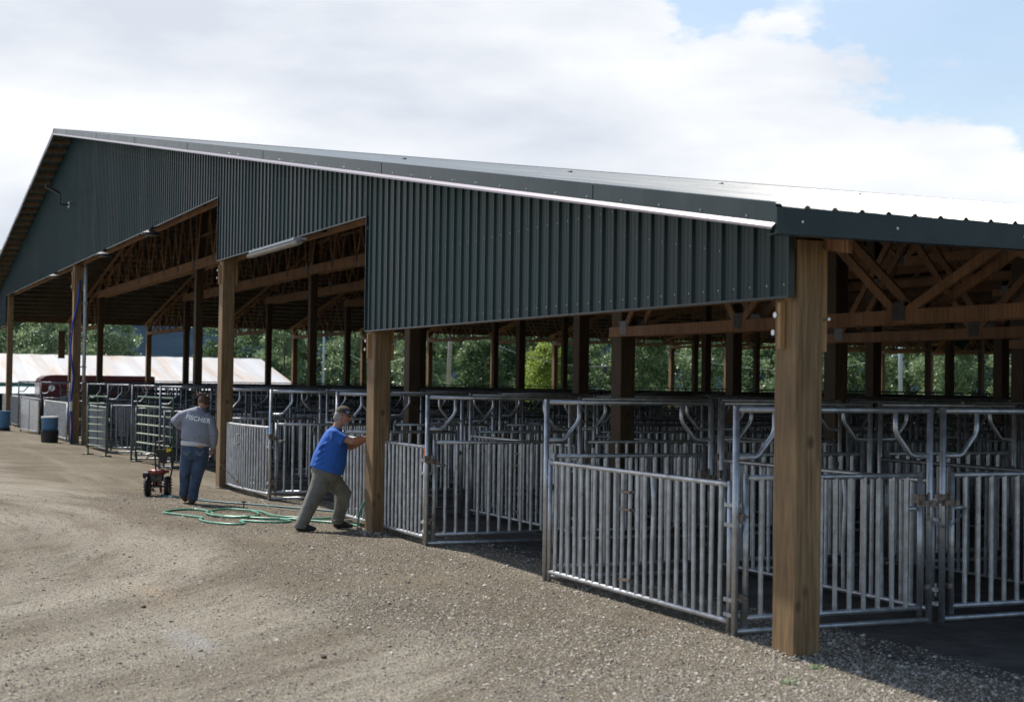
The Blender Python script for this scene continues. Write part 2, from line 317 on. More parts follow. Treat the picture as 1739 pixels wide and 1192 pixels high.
def empty(name, loc=(0, 0, 0), rz=0, **k):
    o = bpy.data.objects.new(name, None); COL.objects.link(o); o.location = loc; o.rotation_euler = (0, 0, rz); o.empty_display_size = .1
    return tag(o, **k)
def dup(root, loc=None, rz=None, label=None, group=None, only=None):
    r = root.copy(); COL.objects.link(r)
    if loc is not None: r.location = loc
    if rz is not None: r.rotation_euler = (0, 0, rz)
    if label: r['label'] = label
    if group: r['group'] = group
    for ch in list(root.children):
        c = ch.copy(); COL.objects.link(c); c.parent = r
        for g in list(ch.children):
            d = g.copy(); COL.objects.link(d); d.parent = c
    return r
V = Vector

# ------------------------------------------------------------ terrain
def gz(x, y):
    f = min(1, max(0, (-68 - x) / 14)); f = f * f * (3 - 2 * f)
    z = -1.1 * f
    if -1.0 < y and -67 < x: return z
    q = min(1, max(0, (-.9 - y) / 1.0))
    z += q * (.035 * noise.noise(V((x * .35, y * .35, 0))) + .015 * noise.noise(V((x * 1.3, y * 1.3, 3))))
    return z
def sheet(name, xs, ys, zf, m, dz=0):
    b = MB(); vs = [(x, y, zf(x, y) + dz) for x in xs for y in ys]; n = len(ys)
    b.add(vs, [(i * n + j, (i + 1) * n + j, (i + 1) * n + j + 1, i * n + j + 1) for i in range(len(xs) - 1) for j in range(n - 1)])
    o = b.build(name, m, smooth=True); tag(o, kind='structure'); return o
def rng(a, b, st):
    n = max(1, round((b - a) / st)); return [a + (b - a) * i / n for i in range(n + 1)]
xs = [-3000, -1500, -700, -300] + rng(-200, -92, 12) + rng(-88, -66, 2) + rng(-62, -22, 2) + rng(-21.5, 14, .22) + [30, 80, 300, 1500]
ys = [-1500, -400, -100, -40] + rng(-28, -10, 2) + rng(-9.5, 1.5, .22) + rng(4, 60, 8) + [80, 120, 300, 900, 3000]
sheet('ground', xs, ys, gz, ground_mat())
fb = MB(); fx = rng(-64.6, 12, .35); fv = []
for x in fx:
    e0 = 1.0 + .35 * noise.noise(V((x * .5, 0, 2))) + .16 * noise.noise(V((x * 2.3, 1, 2)))
    if x > -.4: e0 = .72 + .12 * (x + .4) + .2 * noise.noise(V((x * .9, 0, 7))) + .07 * noise.noise(V((x * 4, 0, 7)))
    fv += [(x, e0, .004), (x, 20, .004), (x, 54.6, .004)]
fb.add(fv, [(3 * i + j, 3 * i + 3 + j, 3 * i + 4 + j, 3 * i + 1 + j) for i in range(len(fx) - 1) for j in range(2)])
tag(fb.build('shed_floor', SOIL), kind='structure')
mead = sheet('meadow', [-420, -200, -140] + rng(-110, -74, 4), rng(-70, 300, 20), gz, MEADOW, .02)
# far hills
hb = MB(); hv = []; NX = 60
for i in range(NX + 1):
    a = R(195 - 85 * i / NX)
    hh = 44 + 22 * noise.noise(V((i * .22, 0, 0))) + 9 * noise.noise(V((i * .8, 4, 0)))
    for k, (d, z) in enumerate(((560, -3), (700, .45), (850, .9), (980, 1.0), (1300, .2))):
        hv.append((math.cos(a) * d, math.sin(a) * d, z * hh if z > 0 else z))
hb.add(hv, [(i * 5 + j, (i + 1) * 5 + j, (i + 1) * 5 + j + 1, i * 5 + j + 1) for i in range(NX) for j in range(4)])
tag(hb.build('hills', HILLM, smooth=True), kind='structure')

# ------------------------------------------------------------ the pole barn
s2, s3, s4, s5, S6, BD = 9.771, 18.425, 37.60, 56.73, 65.463, 3.66
h1, h2, h3, hl = 2.662, 4.183, 5.361, 4.112
NB = 15; YEND = NB * BD + .26
RZ, RX, SL = 9.40, -37.6, .1615
def roofz(x): return RZ - SL * abs(x - RX)
EAV, WEAV = .69, -66.1
barn = empty('pole_barn', (RX, 0, 0), label='long open-sided timber pole barn clad in dark green corrugated metal', cat='barn')
def bpart(mb, name, m, par=None, smooth=False):
    o = mb.build(name, m, par or barn, smooth)
    if not par: o.location = (-RX, 0, 0)
    return o
# posts: one mesh per column height, linked copies per row
cols = [(-.135, 3.08, .15, h1), (-s2 + .05, roofz(-s2) - .3, .15, h2), (-s3 + .05, roofz(-s3) - .3, .15, h3), (-s4 + .05, roofz(-s4) - .3, .15, h3), (-s5 + .05, roofz(-s5) - .3, .15, h3), (-S6 + .1, roofz(-S6) - .25, .15, hl)]
for ci, (cx_, top, hw, ch) in enumerate(cols):
    b = MB(); e_ = .012
    zt = top if ci == 0 else (h1 + .02 if ci == 1 else (ch + .3))
    pr = [(-hw + e_, 0), (hw - e_, 0), (hw, e_), (hw, .23 - e_), (hw - e_, .23), (-hw + e_, .23), (-hw, .23 - e_), (-hw, e_)]
    zs = [-.3, top]
    b.add([(x, y, z) for z in zs for x, y in pr], [tuple(range(7, -1, -1)), tuple(range(8, 16))] + [(i, (i + 1) % 8, 8 + (i + 1) % 8, 8 + i) for i in range(8)])
    first = None
    for k in range(NB + 1):
        if first is None: o = b.build('post', WOOD, barn); first = o
        else: o = first.copy(); COL.objects.link(o)
        if k == 1 and ci < 5: o.data = first.data.copy(); o.data.materials[0] = WOOD_SHADE; first = o  # inner rows take the shade-darkened wood
        o.location = (cx_ - RX, k * BD, 0)
# bolted bearing blocks on the front posts
for (px_, z0, z1) in ((-.135, 2.28, 2.62), (-s2 + .05, 2.3, 2.62), (-s2 + .05, 3.75, 4.12), (-s3 + .05, 3.75, 4.1), (-s4 + .05, 4.6, 5.2)):
    hw = .15
    b = MB(); b.box(px_ - hw + .11, px_ - .005, -.045, -.002, z0, z1); bl = bpart(b, 'bearing_block', WOOD_NEW)
    b = MB()
    for zb in (z0 + .12, z1 - .09): b.cyl((px_ - .075 + (zb - z0) * .2 - .03, -.046, zb), (px_ - .075 + (zb - z0) * .2 - .03, -.062, zb), .022, 12)
    q = b.build('bolt', BOLT, bl)
    b = MB(); b.box(px_ - .02, px_ + hw - .02, .232, .275, z0 - .02, z1 + (.55 if px_ > -1 else .1)); q = bpart(b, 'bearing_block', WOOD_NEW)
    b = MB(); b.cyl((px_ + hw - .02, .255, z1 - .12), (px_ + hw + .035, .255, z1 - .12), .012, 8); b.build('bolt', BOLT, q)
b = MB(); b.box(-.082, -.045, -.044, -.002, 2.64, 3.02); bpart(b, 'filler_board', WOOD_NEW)
# gable cladding with real ribs
prof = []
PITCH = .2286
def ribprof(length, start=0.0):
    out = []; x = start
    while x < start + length + .001:
        for dx, h in ((0, .0), (.016, .020), (.040, .020), (.056, 0), (.108, 0), (.114, .002), (.120, .002), (.126, 0), (.168, 0), (.174, .002), (.180, .002), (.186, 0)):
            if x + dx <= start + length: out.append((x + dx - start, h))
        x += PITCH
    out.append((length, 0)); return out
def bottom(x):
    if x > -s2: return h1
    if x > -s3: return h2
    if x > -s5: return h3
    return hl
def gable(name, y0, sgn, frm, to):
    b = MB(); last = None
    segs = [(0.0, -s2), (-s2, -s3), (-s3, -s5), (-s5, -S6 - .1)]
    base = 0.0
    for a, c in segs:
        if a <= to or c >= frm: continue
        zb = bottom((a + c) / 2)
        pf = ribprof(abs(c - a)); st = len(b.v)
        vs = []
        for d, h in pf:
            x = a - d; y = y0 + sgn * h
            vs += [(x, y, zb), (x, y, roofz(x) - .03)]
        n = len(pf)
        b.add(vs, [(2 * i, 2 * i + 1, 2 * i + 3, 2 * i + 2) for i in range(n - 1)])
    o = bpart(b, name, GREEN)
    md = o.modifiers.new('thickness', 'SOLIDIFY'); md.thickness = .0012; md.offset = 0
    return o
gc = gable('gable_cladding', -.052, -1, 0, -80)
gable('gable_cladding', YEND + .052, 1, 0, -80)
# screws on the front gable
b = MB()
def screws(x0, x1, zf):
    x = x0 - .085
    while x > x1:
        z = zf(x); b.tube([(x, -.051, z), (x, -.056, z)], .007, 6, True); x -= PITCH
screws(0, -s2, lambda x: h1 + .09); screws(-1.6, -s2 - .6, lambda x: 3.56 - .0 * x); screws(-s2, -s3, lambda x: h2 + .08); screws(-s3, -34, lambda x: h3 + .08)
screws(-.9, -30, lambda x: roofz(x) - .42)
tag(b.build('screws', ZINC, gc), kind='stuff')
# bottom and side trims of the cladding
b = MB()
for a, c, z in ((0, -s2, h1), (-s2, -s3, h2), (-s3, -s5, h3), (-s5, -S6 - .1, hl)):
    b.box(c + .002, a - .002, -.078, -.048, z - .012, z + .004)
for x, za, zb in ((-s2, h1, h2), (-s3, h2, h3), (-s5, hl, h3)):
    b.box(x - .006, x + .006, -.080, -.03, za, zb)
b.box(.001, .014, -.085, -.03, h1 - .01, roofz(0) - .2)
bpart(b, 'cladding_trim', TRIM)
# roof slopes
def slope(xa, xb, name):
    b = MB(); pf = ribprof(YEND + 1.3); n = len(pf); vs = []
    nxs = 2
    for i in range(nxs):
        x = xa + (xb - xa) * i / (nxs - 1)
        for d, h in pf: vs.append((x, -.65 + d, roofz(x) + h * 1.0))
    b.add(vs, [(i * n + j, (i + 1) * n + j, (i + 1) * n + j + 1, i * n + j + 1) for i in range(nxs - 1) for j in range(n - 1)])
    b2 = [(v[0], v[1], v[2] - .004) for v in vs]; o = len(b.v); b.v += b2
    fs = [(o + i * n + j, o + i * n + j + 1, o + (i + 1) * n + j + 1, o + (i + 1) * n + j) for i in range(nxs - 1) for j in range(n - 1)]; b.f += fs; b.m += [0] * len(fs)
    return bpart(b, name, ROOFM)
rr_ = slope(RX, EAV, 'roof'); slope(RX, WEAV, 'roof')
b = MB()
for k in range(8):
    for j in range(60):
        x = EAV - .5 - k * 3.1 - (0 if k else .0); y = -.62 + .07 + j * PITCH * 2
        z = roofz(x); b.tube([(x, y, z), (x, y, z + .010)], .011, 6); 
b.build('roof_screws', BLACKM, rr_)
b = MB(); b.add([(RX - .3, -.66, roofz(RX - .3) + .03), (RX, -.66, RZ + .04), (RX + .3, -.66, roofz(RX + .3) + .03), (RX - .3, YEND + .66, roofz(RX - .3) + .03), (RX, YEND + .66, RZ + .04), (RX + .3, YEND + .66, roofz(RX + .3) + .03)], [(0, 1, 4, 3), (1, 2, 5, 4)]); bpart(b, 'ridge_cap', TRIM)
# rake trim: a folded flashing, top lip, tall face and a bottom lip coloured bright for sky glint
for y0, sg in ((-.65, -1), (YEND + .65, 1)):
    b = MB()
    for xa, xb in ((EAV - .002, RX), (RX, WEAV)):
        nn = 14
        for i in range(nn):
            x0 = xa + (xb - xa) * i / nn; x1 = xa + (xb - xa) * (i + 1) / nn - (0 if i == nn - 1 else -.03 * (1 if xb < xa else -1)) * 0
            wob = sg * (.004 * (i % 2))
            a0, a1 = roofz(x0), roofz(x1)
            pr = [(y0 - sg * .16, .030), (y0 + wob, .030), (y0 + wob + sg * .002, -.118), (y0 + wob + sg * .001, -.122), (y0 + wob + sg * .001, -.150), (y0 - sg * .03, -.150)]
            vs = [(x0, py, a0 + pz) for py, pz in pr] + [(x1, py, a1 + pz) for py, pz in pr]
            b.add(vs, [(j, j + 1, 7 + j, 6 + j) for j in range(5)])
    bpart(b, 'rake_trim', TRIM)
    b = MB()
    for xa, xb in ((EAV - .002, RX), (RX, WEAV)):
        a0, a1 = roofz(xa), roofz(xb)
        b.add([(xa, y0 + sg * .006, a0 - .112), (xb, y0 + sg * .006, a1 - .112), (xb, y0 + sg * .034, a1 - .138), (xa, y0 + sg * .034, a0 - .138), (xa, y0 + sg * .032, a0 - .156), (xb, y0 + sg * .032, a1 - .156)], [(0, 1, 2, 3), (3, 2, 5, 4)])
    bpart(b, 'drip_edge', LIP_GLINT)
    b = MB()
    for i in range(26):
        x = EAV - .35 - i * .62; b.tube([(x, y0 + sg * .006, roofz(x) - .085), (x, y0 + sg * .013, roofz(x) - .085)], .006, 6)
    bpart(b, 'rake_screws', BOLT)
# barge boards behind the trim and eave fascias
b = MB()
for xa, xb in ((EAV - .05, RX), (RX, WEAV + .05)):
    b.add([(xa, -.645, roofz(xa) - .02), (xb, -.645, roofz(xb) - .02), (xb, -.645, roofz(xb) - .145), (xa, -.645, roofz(xa) - .145), (xa, -.605, roofz(xa) - .02), (xb, -.605, roofz(xb) - .02), (xb, -.605, roofz(xb) - .145), (xa, -.605, roofz(xa) - .145)],
          [(0, 1, 2, 3), (7, 6, 5, 4), (3, 2, 6, 7), (0, 3, 7, 4), (1, 5, 6, 2)])
bpart(b, 'barge_board', PURL)
b = MB(); b.box(EAV + .002, EAV + .018, -.655, YEND + .65, 3.03, 3.212); b.box(EAV - .10, EAV + .002, -.655, YEND + .65, 3.03, 3.036)
bpart(b, 'eave_fascia', TRIM)
b = MB(); b.box(WEAV - .02, WEAV - .002, -.655, YEND + .65, roofz(WEAV) - .2, roofz(WEAV) - .004); bpart(b, 'eave_fascia', TRIM)
b = MB()
for y in (-.45, .35, 1.5, 2.9): b.tube([(EAV + .018, y, 3.12), (EAV + .026, y, 3.12)], .009, 6)
bpart(b, 'fascia_screws', BOLT)
b = MB(); b.box(EAV - .04, EAV, -.6, YEND + .6, 3.04, 3.19); bpart(b, 'eave_board', PURL)
b = MB(); b.box(WEAV, WEAV + .04, -.6, YEND + .6, roofz(WEAV) - .2, roofz(WEAV) - .02); bpart(b, 'eave_board', PURL)
# purlins
b = MB(); x = EAV - .5
while x > WEAV + .1:
    if abs(x - RX) > .1:
        z = roofz(x); b.box(x - .03, x + .03, -.60, YEND + .60, z - .125, z - .008)
    x -= .9
bpart(b, 'purlins', PURL)
# trusses: twin frames either side of every post row
def webs_for(a, c, zb, n, dep):
    out = []; L_ = abs(c - a); st = L_ / n; pts = []
    for i in range(n):
        xm = a - st * i; xt = xm - st / 2; xe = xm - st
        zt = lambda q: roofz(q) - .24
        if i == 0: out.append(((xm - .12, zb + dep * .8), (xt, zt(xt))))
        else: out.append(((xm, zb + dep * .6), (xt, zt(xt))))
        out.append(((xt, zt(xt)), (xe if i < n - 1 else xe + .12, zb + dep * .6)))
    return out
spans = [(-.33, -s2 + .2, h1, 3, .14), (-s2 - .1, -s3 + .2, h2, 3, .16), (-s3 - .1, -s4 + .2, h3, 8, .30), (-s4 - .1, -s5 + .2, h3, 8, .30), (-s5 - .1, -S6 + .25, hl, 3, .14)]
protoT = {}
rest = MB()
for k in range(NB + 1):
    y0 = k * BD
    tr = bpy.data.objects.new('roof_truss', None); COL.objects.link(tr); tr.parent = barn; tr.location = (-RX, y0, 0)
    if 'chord' not in protoT:
        b = MB(); t_ = MB(); g = MB(); ww = []
        for si, (a, c, zb, n, dep) in enumerate(spans):
            for oy in (-.021, .251):
                b.box(c - (.3 if si not in (4,) else .1), a + (.25 if si else .30), oy - .019, oy + .019, zb + .012, zb + .012 + dep)
                for (p, q) in webs_for(a, c, zb, n, dep):
                    ww.append((si, (p[0], oy, p[1]), (q[0], oy, q[1])))
                    for w_ in (p, q): 
                        if w_[1] < zb + dep + .1: g.box(w_[0] - .10, w_[0] + .10, oy - .0225, oy + .0225, zb + dep * .3, zb + dep + .09)
        for oy in (-.021, .251):
            for xa, xb in ((-.02 if oy < 0 else .3, RX), (RX, -S6 - .3)):
                t_.add([(xa, oy - .019, roofz(xa) - .17), (xb, oy - .019, roofz(xb) - .17), (xb, oy - .019, roofz(xb) - .31), (xa, oy - .019, roofz(xa) - .31), (xa, oy + .019, roofz(xa) - .17), (xb, oy + .019, roofz(xb) - .17), (xb, oy + .019, roofz(xb) - .31), (xa, oy + .019, roofz(xa) - .31)],
                       [(0, 1, 2, 3), (7, 6, 5, 4), (0, 4, 5, 1), (3, 2, 6, 7), (0, 3, 7, 4), (1, 5, 6, 2)])
        protoT['chord'] = b.build('bottom_chord', WOOD_IN, tr); protoT['top'] = t_.build('top_chord', WOOD_IN, tr); protoT['plates'] = g.build('gusset_plates', PLATE, tr)
        protoT['webs'] = ww
    else:
        for q in ('chord', 'top', 'plates'):
            o = protoT[q].copy(); COL.objects.link(o); o.parent = tr
    for j, (si, p, q) in enumerate(protoT['webs']):
        if k == 0: rest.beam((p[0], p[1] + y0, p[2]), (q[0], q[1] + y0, q[2]), .036, .09); continue
        w = MB(); w.beam(p, q, .036, .10 if si == 0 else .085)
        if (k == 1) or (k == 2 and j < 40): w.build('web_brace', WOOD_IN, tr)
        else: rest.beam((p[0], p[1] + y0, p[2]), (q[0], q[1] + y0, q[2]), .036, .085)
tag(bpart(rest, 'web_braces', WOOD_IN), kind='stuff')
# wind bracing rods of the truss rows (thin horizontal strip seen through the webs)
b = MB()
for k in range(1, 6):
    b.box(-s4 + .5, -s3 - .4, k * BD + .05, k * BD + .09, 6.35, 6.42)
bpart(b, 'tie_strip', PURL)

# fixtures hung on the barn
yl = empty('yard_lamp', (-38.3, -.08, 7.25), label='small dark yard lamp on a bent arm, high on the green gable wall', cat='lamp')
b = MB(); b.box(-.05, .05, -.02, .02, -.09, .09); b.build('wall_plate', BOLT, yl)
b = MB(); b.tube([(0, -.02, 0), (0, -.24, 0), (0, -.27, .04), (0, -.27, .30), (0, -.31, .35)], .028, 8); b.build('arm', BLACKM, yl)
b = MB(); b.beam((0, -.28, .33), (0, -.62, .50), .12, .08, V((1, 0, 0))); b.beam((0, -.58, .47), (0, -.70, .55), .08, .09, V((1, 0, 0))); b.build('lamp_head', BLACKM, yl)
tl = empty('tube_light', (-14.0, -.20, 4.05), label='long pale fluorescent tube light under the middle step of the green cladding', cat='light')
b = MB(); b.tube([(-1.5, 0, 0), (-1.42, 0, 0), (1.42, 0, 0), (1.5, 0, 0)], .05, 12, True, radii=[(.03, .05), (.04, .065), (.04, .065), (.03, .05)]); b.build('diffuser', LAMPW, tl, True)
b = MB(); b.box(-1.35, 1.35, -.05, .05, .04, .075); b.box(-1.2, -1.14, -.02, .2, .07, .10); b.box(1.14, 1.2, -.02, .2, .07, .10); b.build('housing', CONDUIT, tl)
for i, (fx, lb) in enumerate(((-24.5, 'dark round floodlight under the gable edge, rightmost of three'), (-31.0, 'dark round floodlight under the gable edge, middle one of the three'), (-40.6, 'dark round floodlight under the gable edge, leftmost of three'))):
    fl = empty('floodlight', (fx, -.16, 5.16), label=lb, cat='light', group='floodlights under the gable')
    b = MB(); b.tube([(0, 0, 0), (0, 0, .05), (0, 0, .10)], .1, 16, True, radii=[.21, .20, .09]); b.build('shade', BLACK, fl, False)
    b = MB(); b.cyl((0, 0, .12), (0, 0, .17), .05, 10); b.box(-.02, .02, 0, .12, .15, .19); b.build('bracket', BLACKM, fl)
    b = MB(); b.cyl((0, 0, -.012), (0, 0, .002), .12, 16); b.build('lens', GALV_SHADE, fl)
# conduit, cable, board and box on the peak post
cp = tag(empty('conduit_pipe', (-37.38, .33, 0)), 'pale grey conduit pipe running up the right side of the tall far post', 'pipe')
b = MB(); b.tube([(0, 0, 1.85), (0, 0, 5.4)], .055, 10); b.tube([(0, .02, .02), (-.04, .0, .3), (-.02, .02, .75)], .045, 8); b.build('pipe', CONDUIT, cp, True)
b = MB()
for z in (2.3, 3.2, 4.2): b.box(-.09, .08, -.09, .06, z, z + .035)
b.build('clamp', ZINC, cp)
b = MB(); b.tube([(-37.36, .16, 4.9), (-37.34, .12, 4.3), (-37.35, -.03, 3.6), (-37.33, -.08, 2.8), (-37.33, .02, 2.0), (-37.35, -.04, 1.3), (-37.34, .0, .5), (-37.36, -.02, .03)], .028, 6)
tag(b.build('electric_cable', BCABLE, None, True), 'bright blue cable hanging down the tall far post beside the conduit', 'cable')
b = MB(); b.box(-37.36, -37.3, -.07, .0, 1.0, 1.28); tag(b.build('cable_sleeve', WHITE), 'short white sleeve on the blue cable at the far post', 'sleeve')
b = MB(); b.box(-37.44, -37.32, .30, .43, -.05, 1.85); tag(b.build('support_board', WOOD), 'reddish brown upright board standing right of the tall far post', 'board')
eb = tag(empty('electrical_box', (-37.2, .62, 1.1)), 'dark grey electrical cabinet right of the tall far post', 'box')
b = MB(); b.box(-.12, .12, -.22, .22, 0, .78); b.build('case', BLACKM, eb); b = MB(); b.box(.12, .135, -.2, .2, .02, .76); b.build('door', DGREEN, eb); b = MB(); b.box(-.04, .04, -.04, .04, -1.1, 0); b.build('stand', GALV_SHADE, eb)
sb = MB(); sb.box(-65.2, -65.1, 3.15, 3.45, 2.9, 4.2); tag(sb.build('notice_board', PURL), 'small weathered board fixed on a far eave post', 'board')

# ------------------------------------------------------------ pens
TR = .0245
def gate_thing(near, name='pen_gate', m=GALV, mir=False):
    root = empty(name, (0, 0, 0))
    n = 10 if near else 6
    fr = MB()
    for y in (0, 1.94): fr.tube([(0, y, 0), (0, y, 1.84)], TR + .003, n)
    fr.tube([(0, 0, 1.81), (0, 1.94, 1.81)], TR, n); fr.tube([(0, 0, .035), (0, 1.94, .035)], TR - .002, n)
    for sg, y0 in ((1, 0), (-1, 1.94)):
        pts = [(y0 + sg * .02, 1.425), (y0 + sg * .17, 1.425), (y0 + sg * .21, 1.44), (y0 + sg * .345, 1.60), (y0 + sg * .365, 1.65), (y0 + sg * .365, 1.80)]
        fr.tube([(0, a, z) for a, z in pts], TR - .003, n)
    fr.build('gate_frame', m, root, True)
    lf = MB()
    for y in (.10, 1.84): lf.tube([(0, y, .07), (0, y, 1.29)], TR, n)
    for z in (.14, 1.26): lf.tube([(0, .10, z), (0, 1.84, z)], TR - .001, n)
    nb = 11
    for i in range(nb): y = .10 + 1.74 * (i + 1) / (nb + 1); lf.tube([(0, y, .14), (0, y, 1.26)], TR - .003, n, False)
    if near:
        ys_ = (.10 + 1.74 / 12, .10) if mir else (1.84 - 1.74 / 12, 1.84)
        lf.tube([(0, ys_[0], .98), (0, ys_[1], .98)], TR - .004, n)
    lo = lf.build('gate_leaf', m, root, True)
    if near:
        hg = MB(); yh = 1.89 if mir else .05
        for z in (.30, .95): hg.tube([(0, yh, z - .03), (0, yh, z + .03)], .036, 8); hg.box(-.03, .03, yh - .055, yh + .055, z - .012, z + .012)
        hg.build('hinge', RUST, root)
        lt = MB(); yl_ = .05 if mir else 1.89
        lt.box(-.02, .055, yl_ - .07, yl_ + .09, 1.00, 1.05); lt.tube([(.05, yl_, .88), (.05, yl_, 1.12)], .012, 8); lt.box(-.03, .03, yl_ - .09, yl_ + .02, 1.02, 1.10)
        lt.build('latch', RUST, root); l2 = MB(); l2.box(.02, .06, yl_ - .03, yl_ + .02, .30, .34); l2.build('keeper', RUST, root)
    return root
def panel_thing(near, m=GALV, warp=0.0, name='fence_panel'):
    root = empty(name, (0, 0, 0)); n = 10 if near else 6; L_ = 3.42; H = 1.20
    def wp(x): return warp * math.sin(math.pi * x / L_)
    xs_ = [L_ * i / 24 for i in range(25)]
    a = MB()
    a.tube([(x, wp(x), H) for x in xs_], TR, n); a.tube([(x, wp(x), .10) for x in xs_], TR, n)
    a.tube([(0, 0, 0), (0, 0, H + .03)], TR, n); a.tube([(L_, 0, .02), (L_, 0, H + .03)], TR, n)
    a.build('rails', m, root, True)
    c = MB()
    for i in range(1, 24):
        x = L_ * i / 24; y = wp(x); q = .007 * math.sin(i * 5.1) + (.012 if i in (6, 19) else 0)
        if i == 15 and near: c.tube([(x, y, .10), (x - .01, y, .5), (x + .035, y - .01, .95), (x - .015, y, H)], TR - .004, n, False)
        else: c.tube([(x + q, y, .10), (x - q, y, H)], TR - .004, n, False)
    c.build('bars', m, root, True)
    if near:
        h = MB()
        for x in (1.66, ):
            for z in (.22, .86, 1.02): h.box(x - .10, x + .10, wp(x) - .032, wp(x) + .032, z - .012, z + .012)
        h.build('centre_hinge', RUST, root)
        e_ = MB()
        for z in (.16, .28, .88, 1.04): e_.box(L_ - .035, L_ + .11, -.035, -.018, z - .016, z + .016); e_.box(L_ - .035, L_ + .11, .018, .035, z - .016, z + .016)
        for z in (.28, 1.04): e_.tube([(L_ + .05, 0, z - .06), (L_ + .05, 0, z + .05)], .013, 8)
        e_.build('end_clamp', ZINC, root)
        w = MB(); w.tube([(0, -.01, 1.02), (-.05, -.02, 1.07), (-.09, -.02, 1.0), (-.04, -.02, 1.01), (-.06, -.03, .8), (-.05, -.02, .72)], .006, 5); w.build('tie_wire', WHITE, root)
    return root
lines = [-1.05, -4.60, -8.0, -11.65, -15.3, -18.9, -21.5, -24.7, -28.2, -31.8, -35.4, -39.0, -42.6, -46.2, -49.8, -53.4, -57.0]
Y0, PP = .16, 2.08
gN, gNm, gF = gate_thing(True), gate_thing(True, mir=True), gate_thing(False, m=GALV_SHADE)
pN, pF = panel_thing(True), panel_thing(False, m=GALV_SHADE)
firstuse = set()
def place(proto, loc, rz, label, cat, group):
    if id(proto) not in firstuse:
        firstuse.add(id(proto)); o = proto; o.location = loc; o.rotation_euler = (0, 0, rz)
    else: o = dup(proto, loc, rz)
    tag(o, label, cat, group); return o
near_lab = {
 (0, 0): 'tall framed tube gate partly hidden behind the nearest timber post',
 (0, 1): 'tall framed tube gate cut by the right edge of the picture',
 (1, 0): 'tall framed tube gate standing behind the long slanting near panel',
 (2, 0): 'tall framed tube gate beside the orange tape, facing an open gap',
 (3, 0): 'tall framed tube gate just right of the man in the blue shirt',
 (4, 0): 'tall framed tube gate at the right end of the bowed silver panel',
 (5, 0): 'tall framed tube gate just behind the second furthest front post from the man',
 (7, 0): 'tall framed tube gate behind the woman in the grey jacket',
 (1, 1): 'tall framed gate second in behind the long slanting near panel',
 (2, 1): 'tall framed gate second in behind the one by the orange tape',
 (3, 1): 'tall framed gate second in, behind the post the man pushes at',
 (4, 1): 'tall framed gate second in, seen just left of the man',
}
deepg = 'shaded pen gate deep inside the barn, one of many alike in rows'
for i, x in enumerate(lines):
    nbay = 13 if i < 11 else 9
    for j in range(nbay):
        if i == 6 and j == 0: continue
        if i >= 12 and j == 0 and i % 2 == 0: continue
        loc = (x, Y0 + PP * j, 0)
        lab = near_lab.get((i, j), deepg)
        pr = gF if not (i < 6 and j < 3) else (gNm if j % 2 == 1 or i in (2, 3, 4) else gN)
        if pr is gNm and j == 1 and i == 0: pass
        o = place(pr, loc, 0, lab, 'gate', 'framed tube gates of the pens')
near_pl = {
 (0, 0): 'long slanting silver tube panel nearest the camera, left of the nearest timber post',
 (1, 0): 'silver tube panel with orange tape, passing behind the post the man pushes at',
 (2, 0): 'slightly bowed silver tube panel between the man and the darker timber post',
 (3, 0): 'silver tube panel on the front line behind the woman, between pen frames',
}
deepp = 'shaded low tube panel deep inside the barn, one of many alike in rows'
pens = [(0, 1), (2, 3), (4, 5), (7, 8), (9, 10), (11, 12), (13, 14), (15, 16)]
for pi, (a, c) in enumerate(pens):
    for j in range(13 if pi < 5 else 9):
        if pi == 3 and j == 0: continue
        if pi in (5,) and j == 0: continue
        x = lines[c] + .06; y = .18 + 2.08 * j - (.02 if j else 0)
        lab = near_pl.get((pi, j), deepp)
        if j == 1 and pi < 3: lab = ['low tube panel crossing the pen just behind the slanting near panel', 'low tube panel crossing the pen behind the gate by the orange tape', 'low tube panel crossing the pen behind the bowed silver panel'][pi]
        sc = (lines[a] - lines[c] - .17) / 3.42
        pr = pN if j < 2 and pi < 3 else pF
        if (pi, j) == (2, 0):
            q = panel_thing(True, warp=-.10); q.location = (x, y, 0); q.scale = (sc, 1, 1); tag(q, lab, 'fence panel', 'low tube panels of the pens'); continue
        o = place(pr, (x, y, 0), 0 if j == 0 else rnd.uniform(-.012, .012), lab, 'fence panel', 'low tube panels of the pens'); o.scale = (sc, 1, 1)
# tape and tag on the clamps
b = MB(); b.tube([(-8.09, .18, 1.08), (-8.09, .18, 1.19)], .032, 10); tag(b.build('orange_tape', ORANGE), 'band of orange tape round the panel end in the middle of the picture', 'tape')
b = MB(); b.tube([(-15.42, .17, 1.10), (-15.42, .17, 1.22)], .034, 10); tag(b.build('blue_tape', mat('blue_tape', (.04, .22, .5), .5)), 'band of blue tape round the end of the bowed silver panel', 'tape')
# chains at the double gate
ch = MB()
for k in range(22):
    t_ = k / 21; y = 1.93 + .52 * t_; z = .99 - .30 * math.sin(math.pi * t_) * .55
    pts = []
    for q in range(8):
        aa = 2 * math.pi * q / 8; u_ = math.cos(aa) * .017; w_ = math.sin(aa) * .009
        pts.append((-1.01 + (w_ if k % 2 else 0), Y0 + y - .12 + u_, z + (0 if k % 2 else w_)))
    ch.tube(pts, .0035, 5, closed=True)
tag(ch.build('chain', ZINC), 'short steel chain hanging between the two near gates right of the nearest post', 'chain')
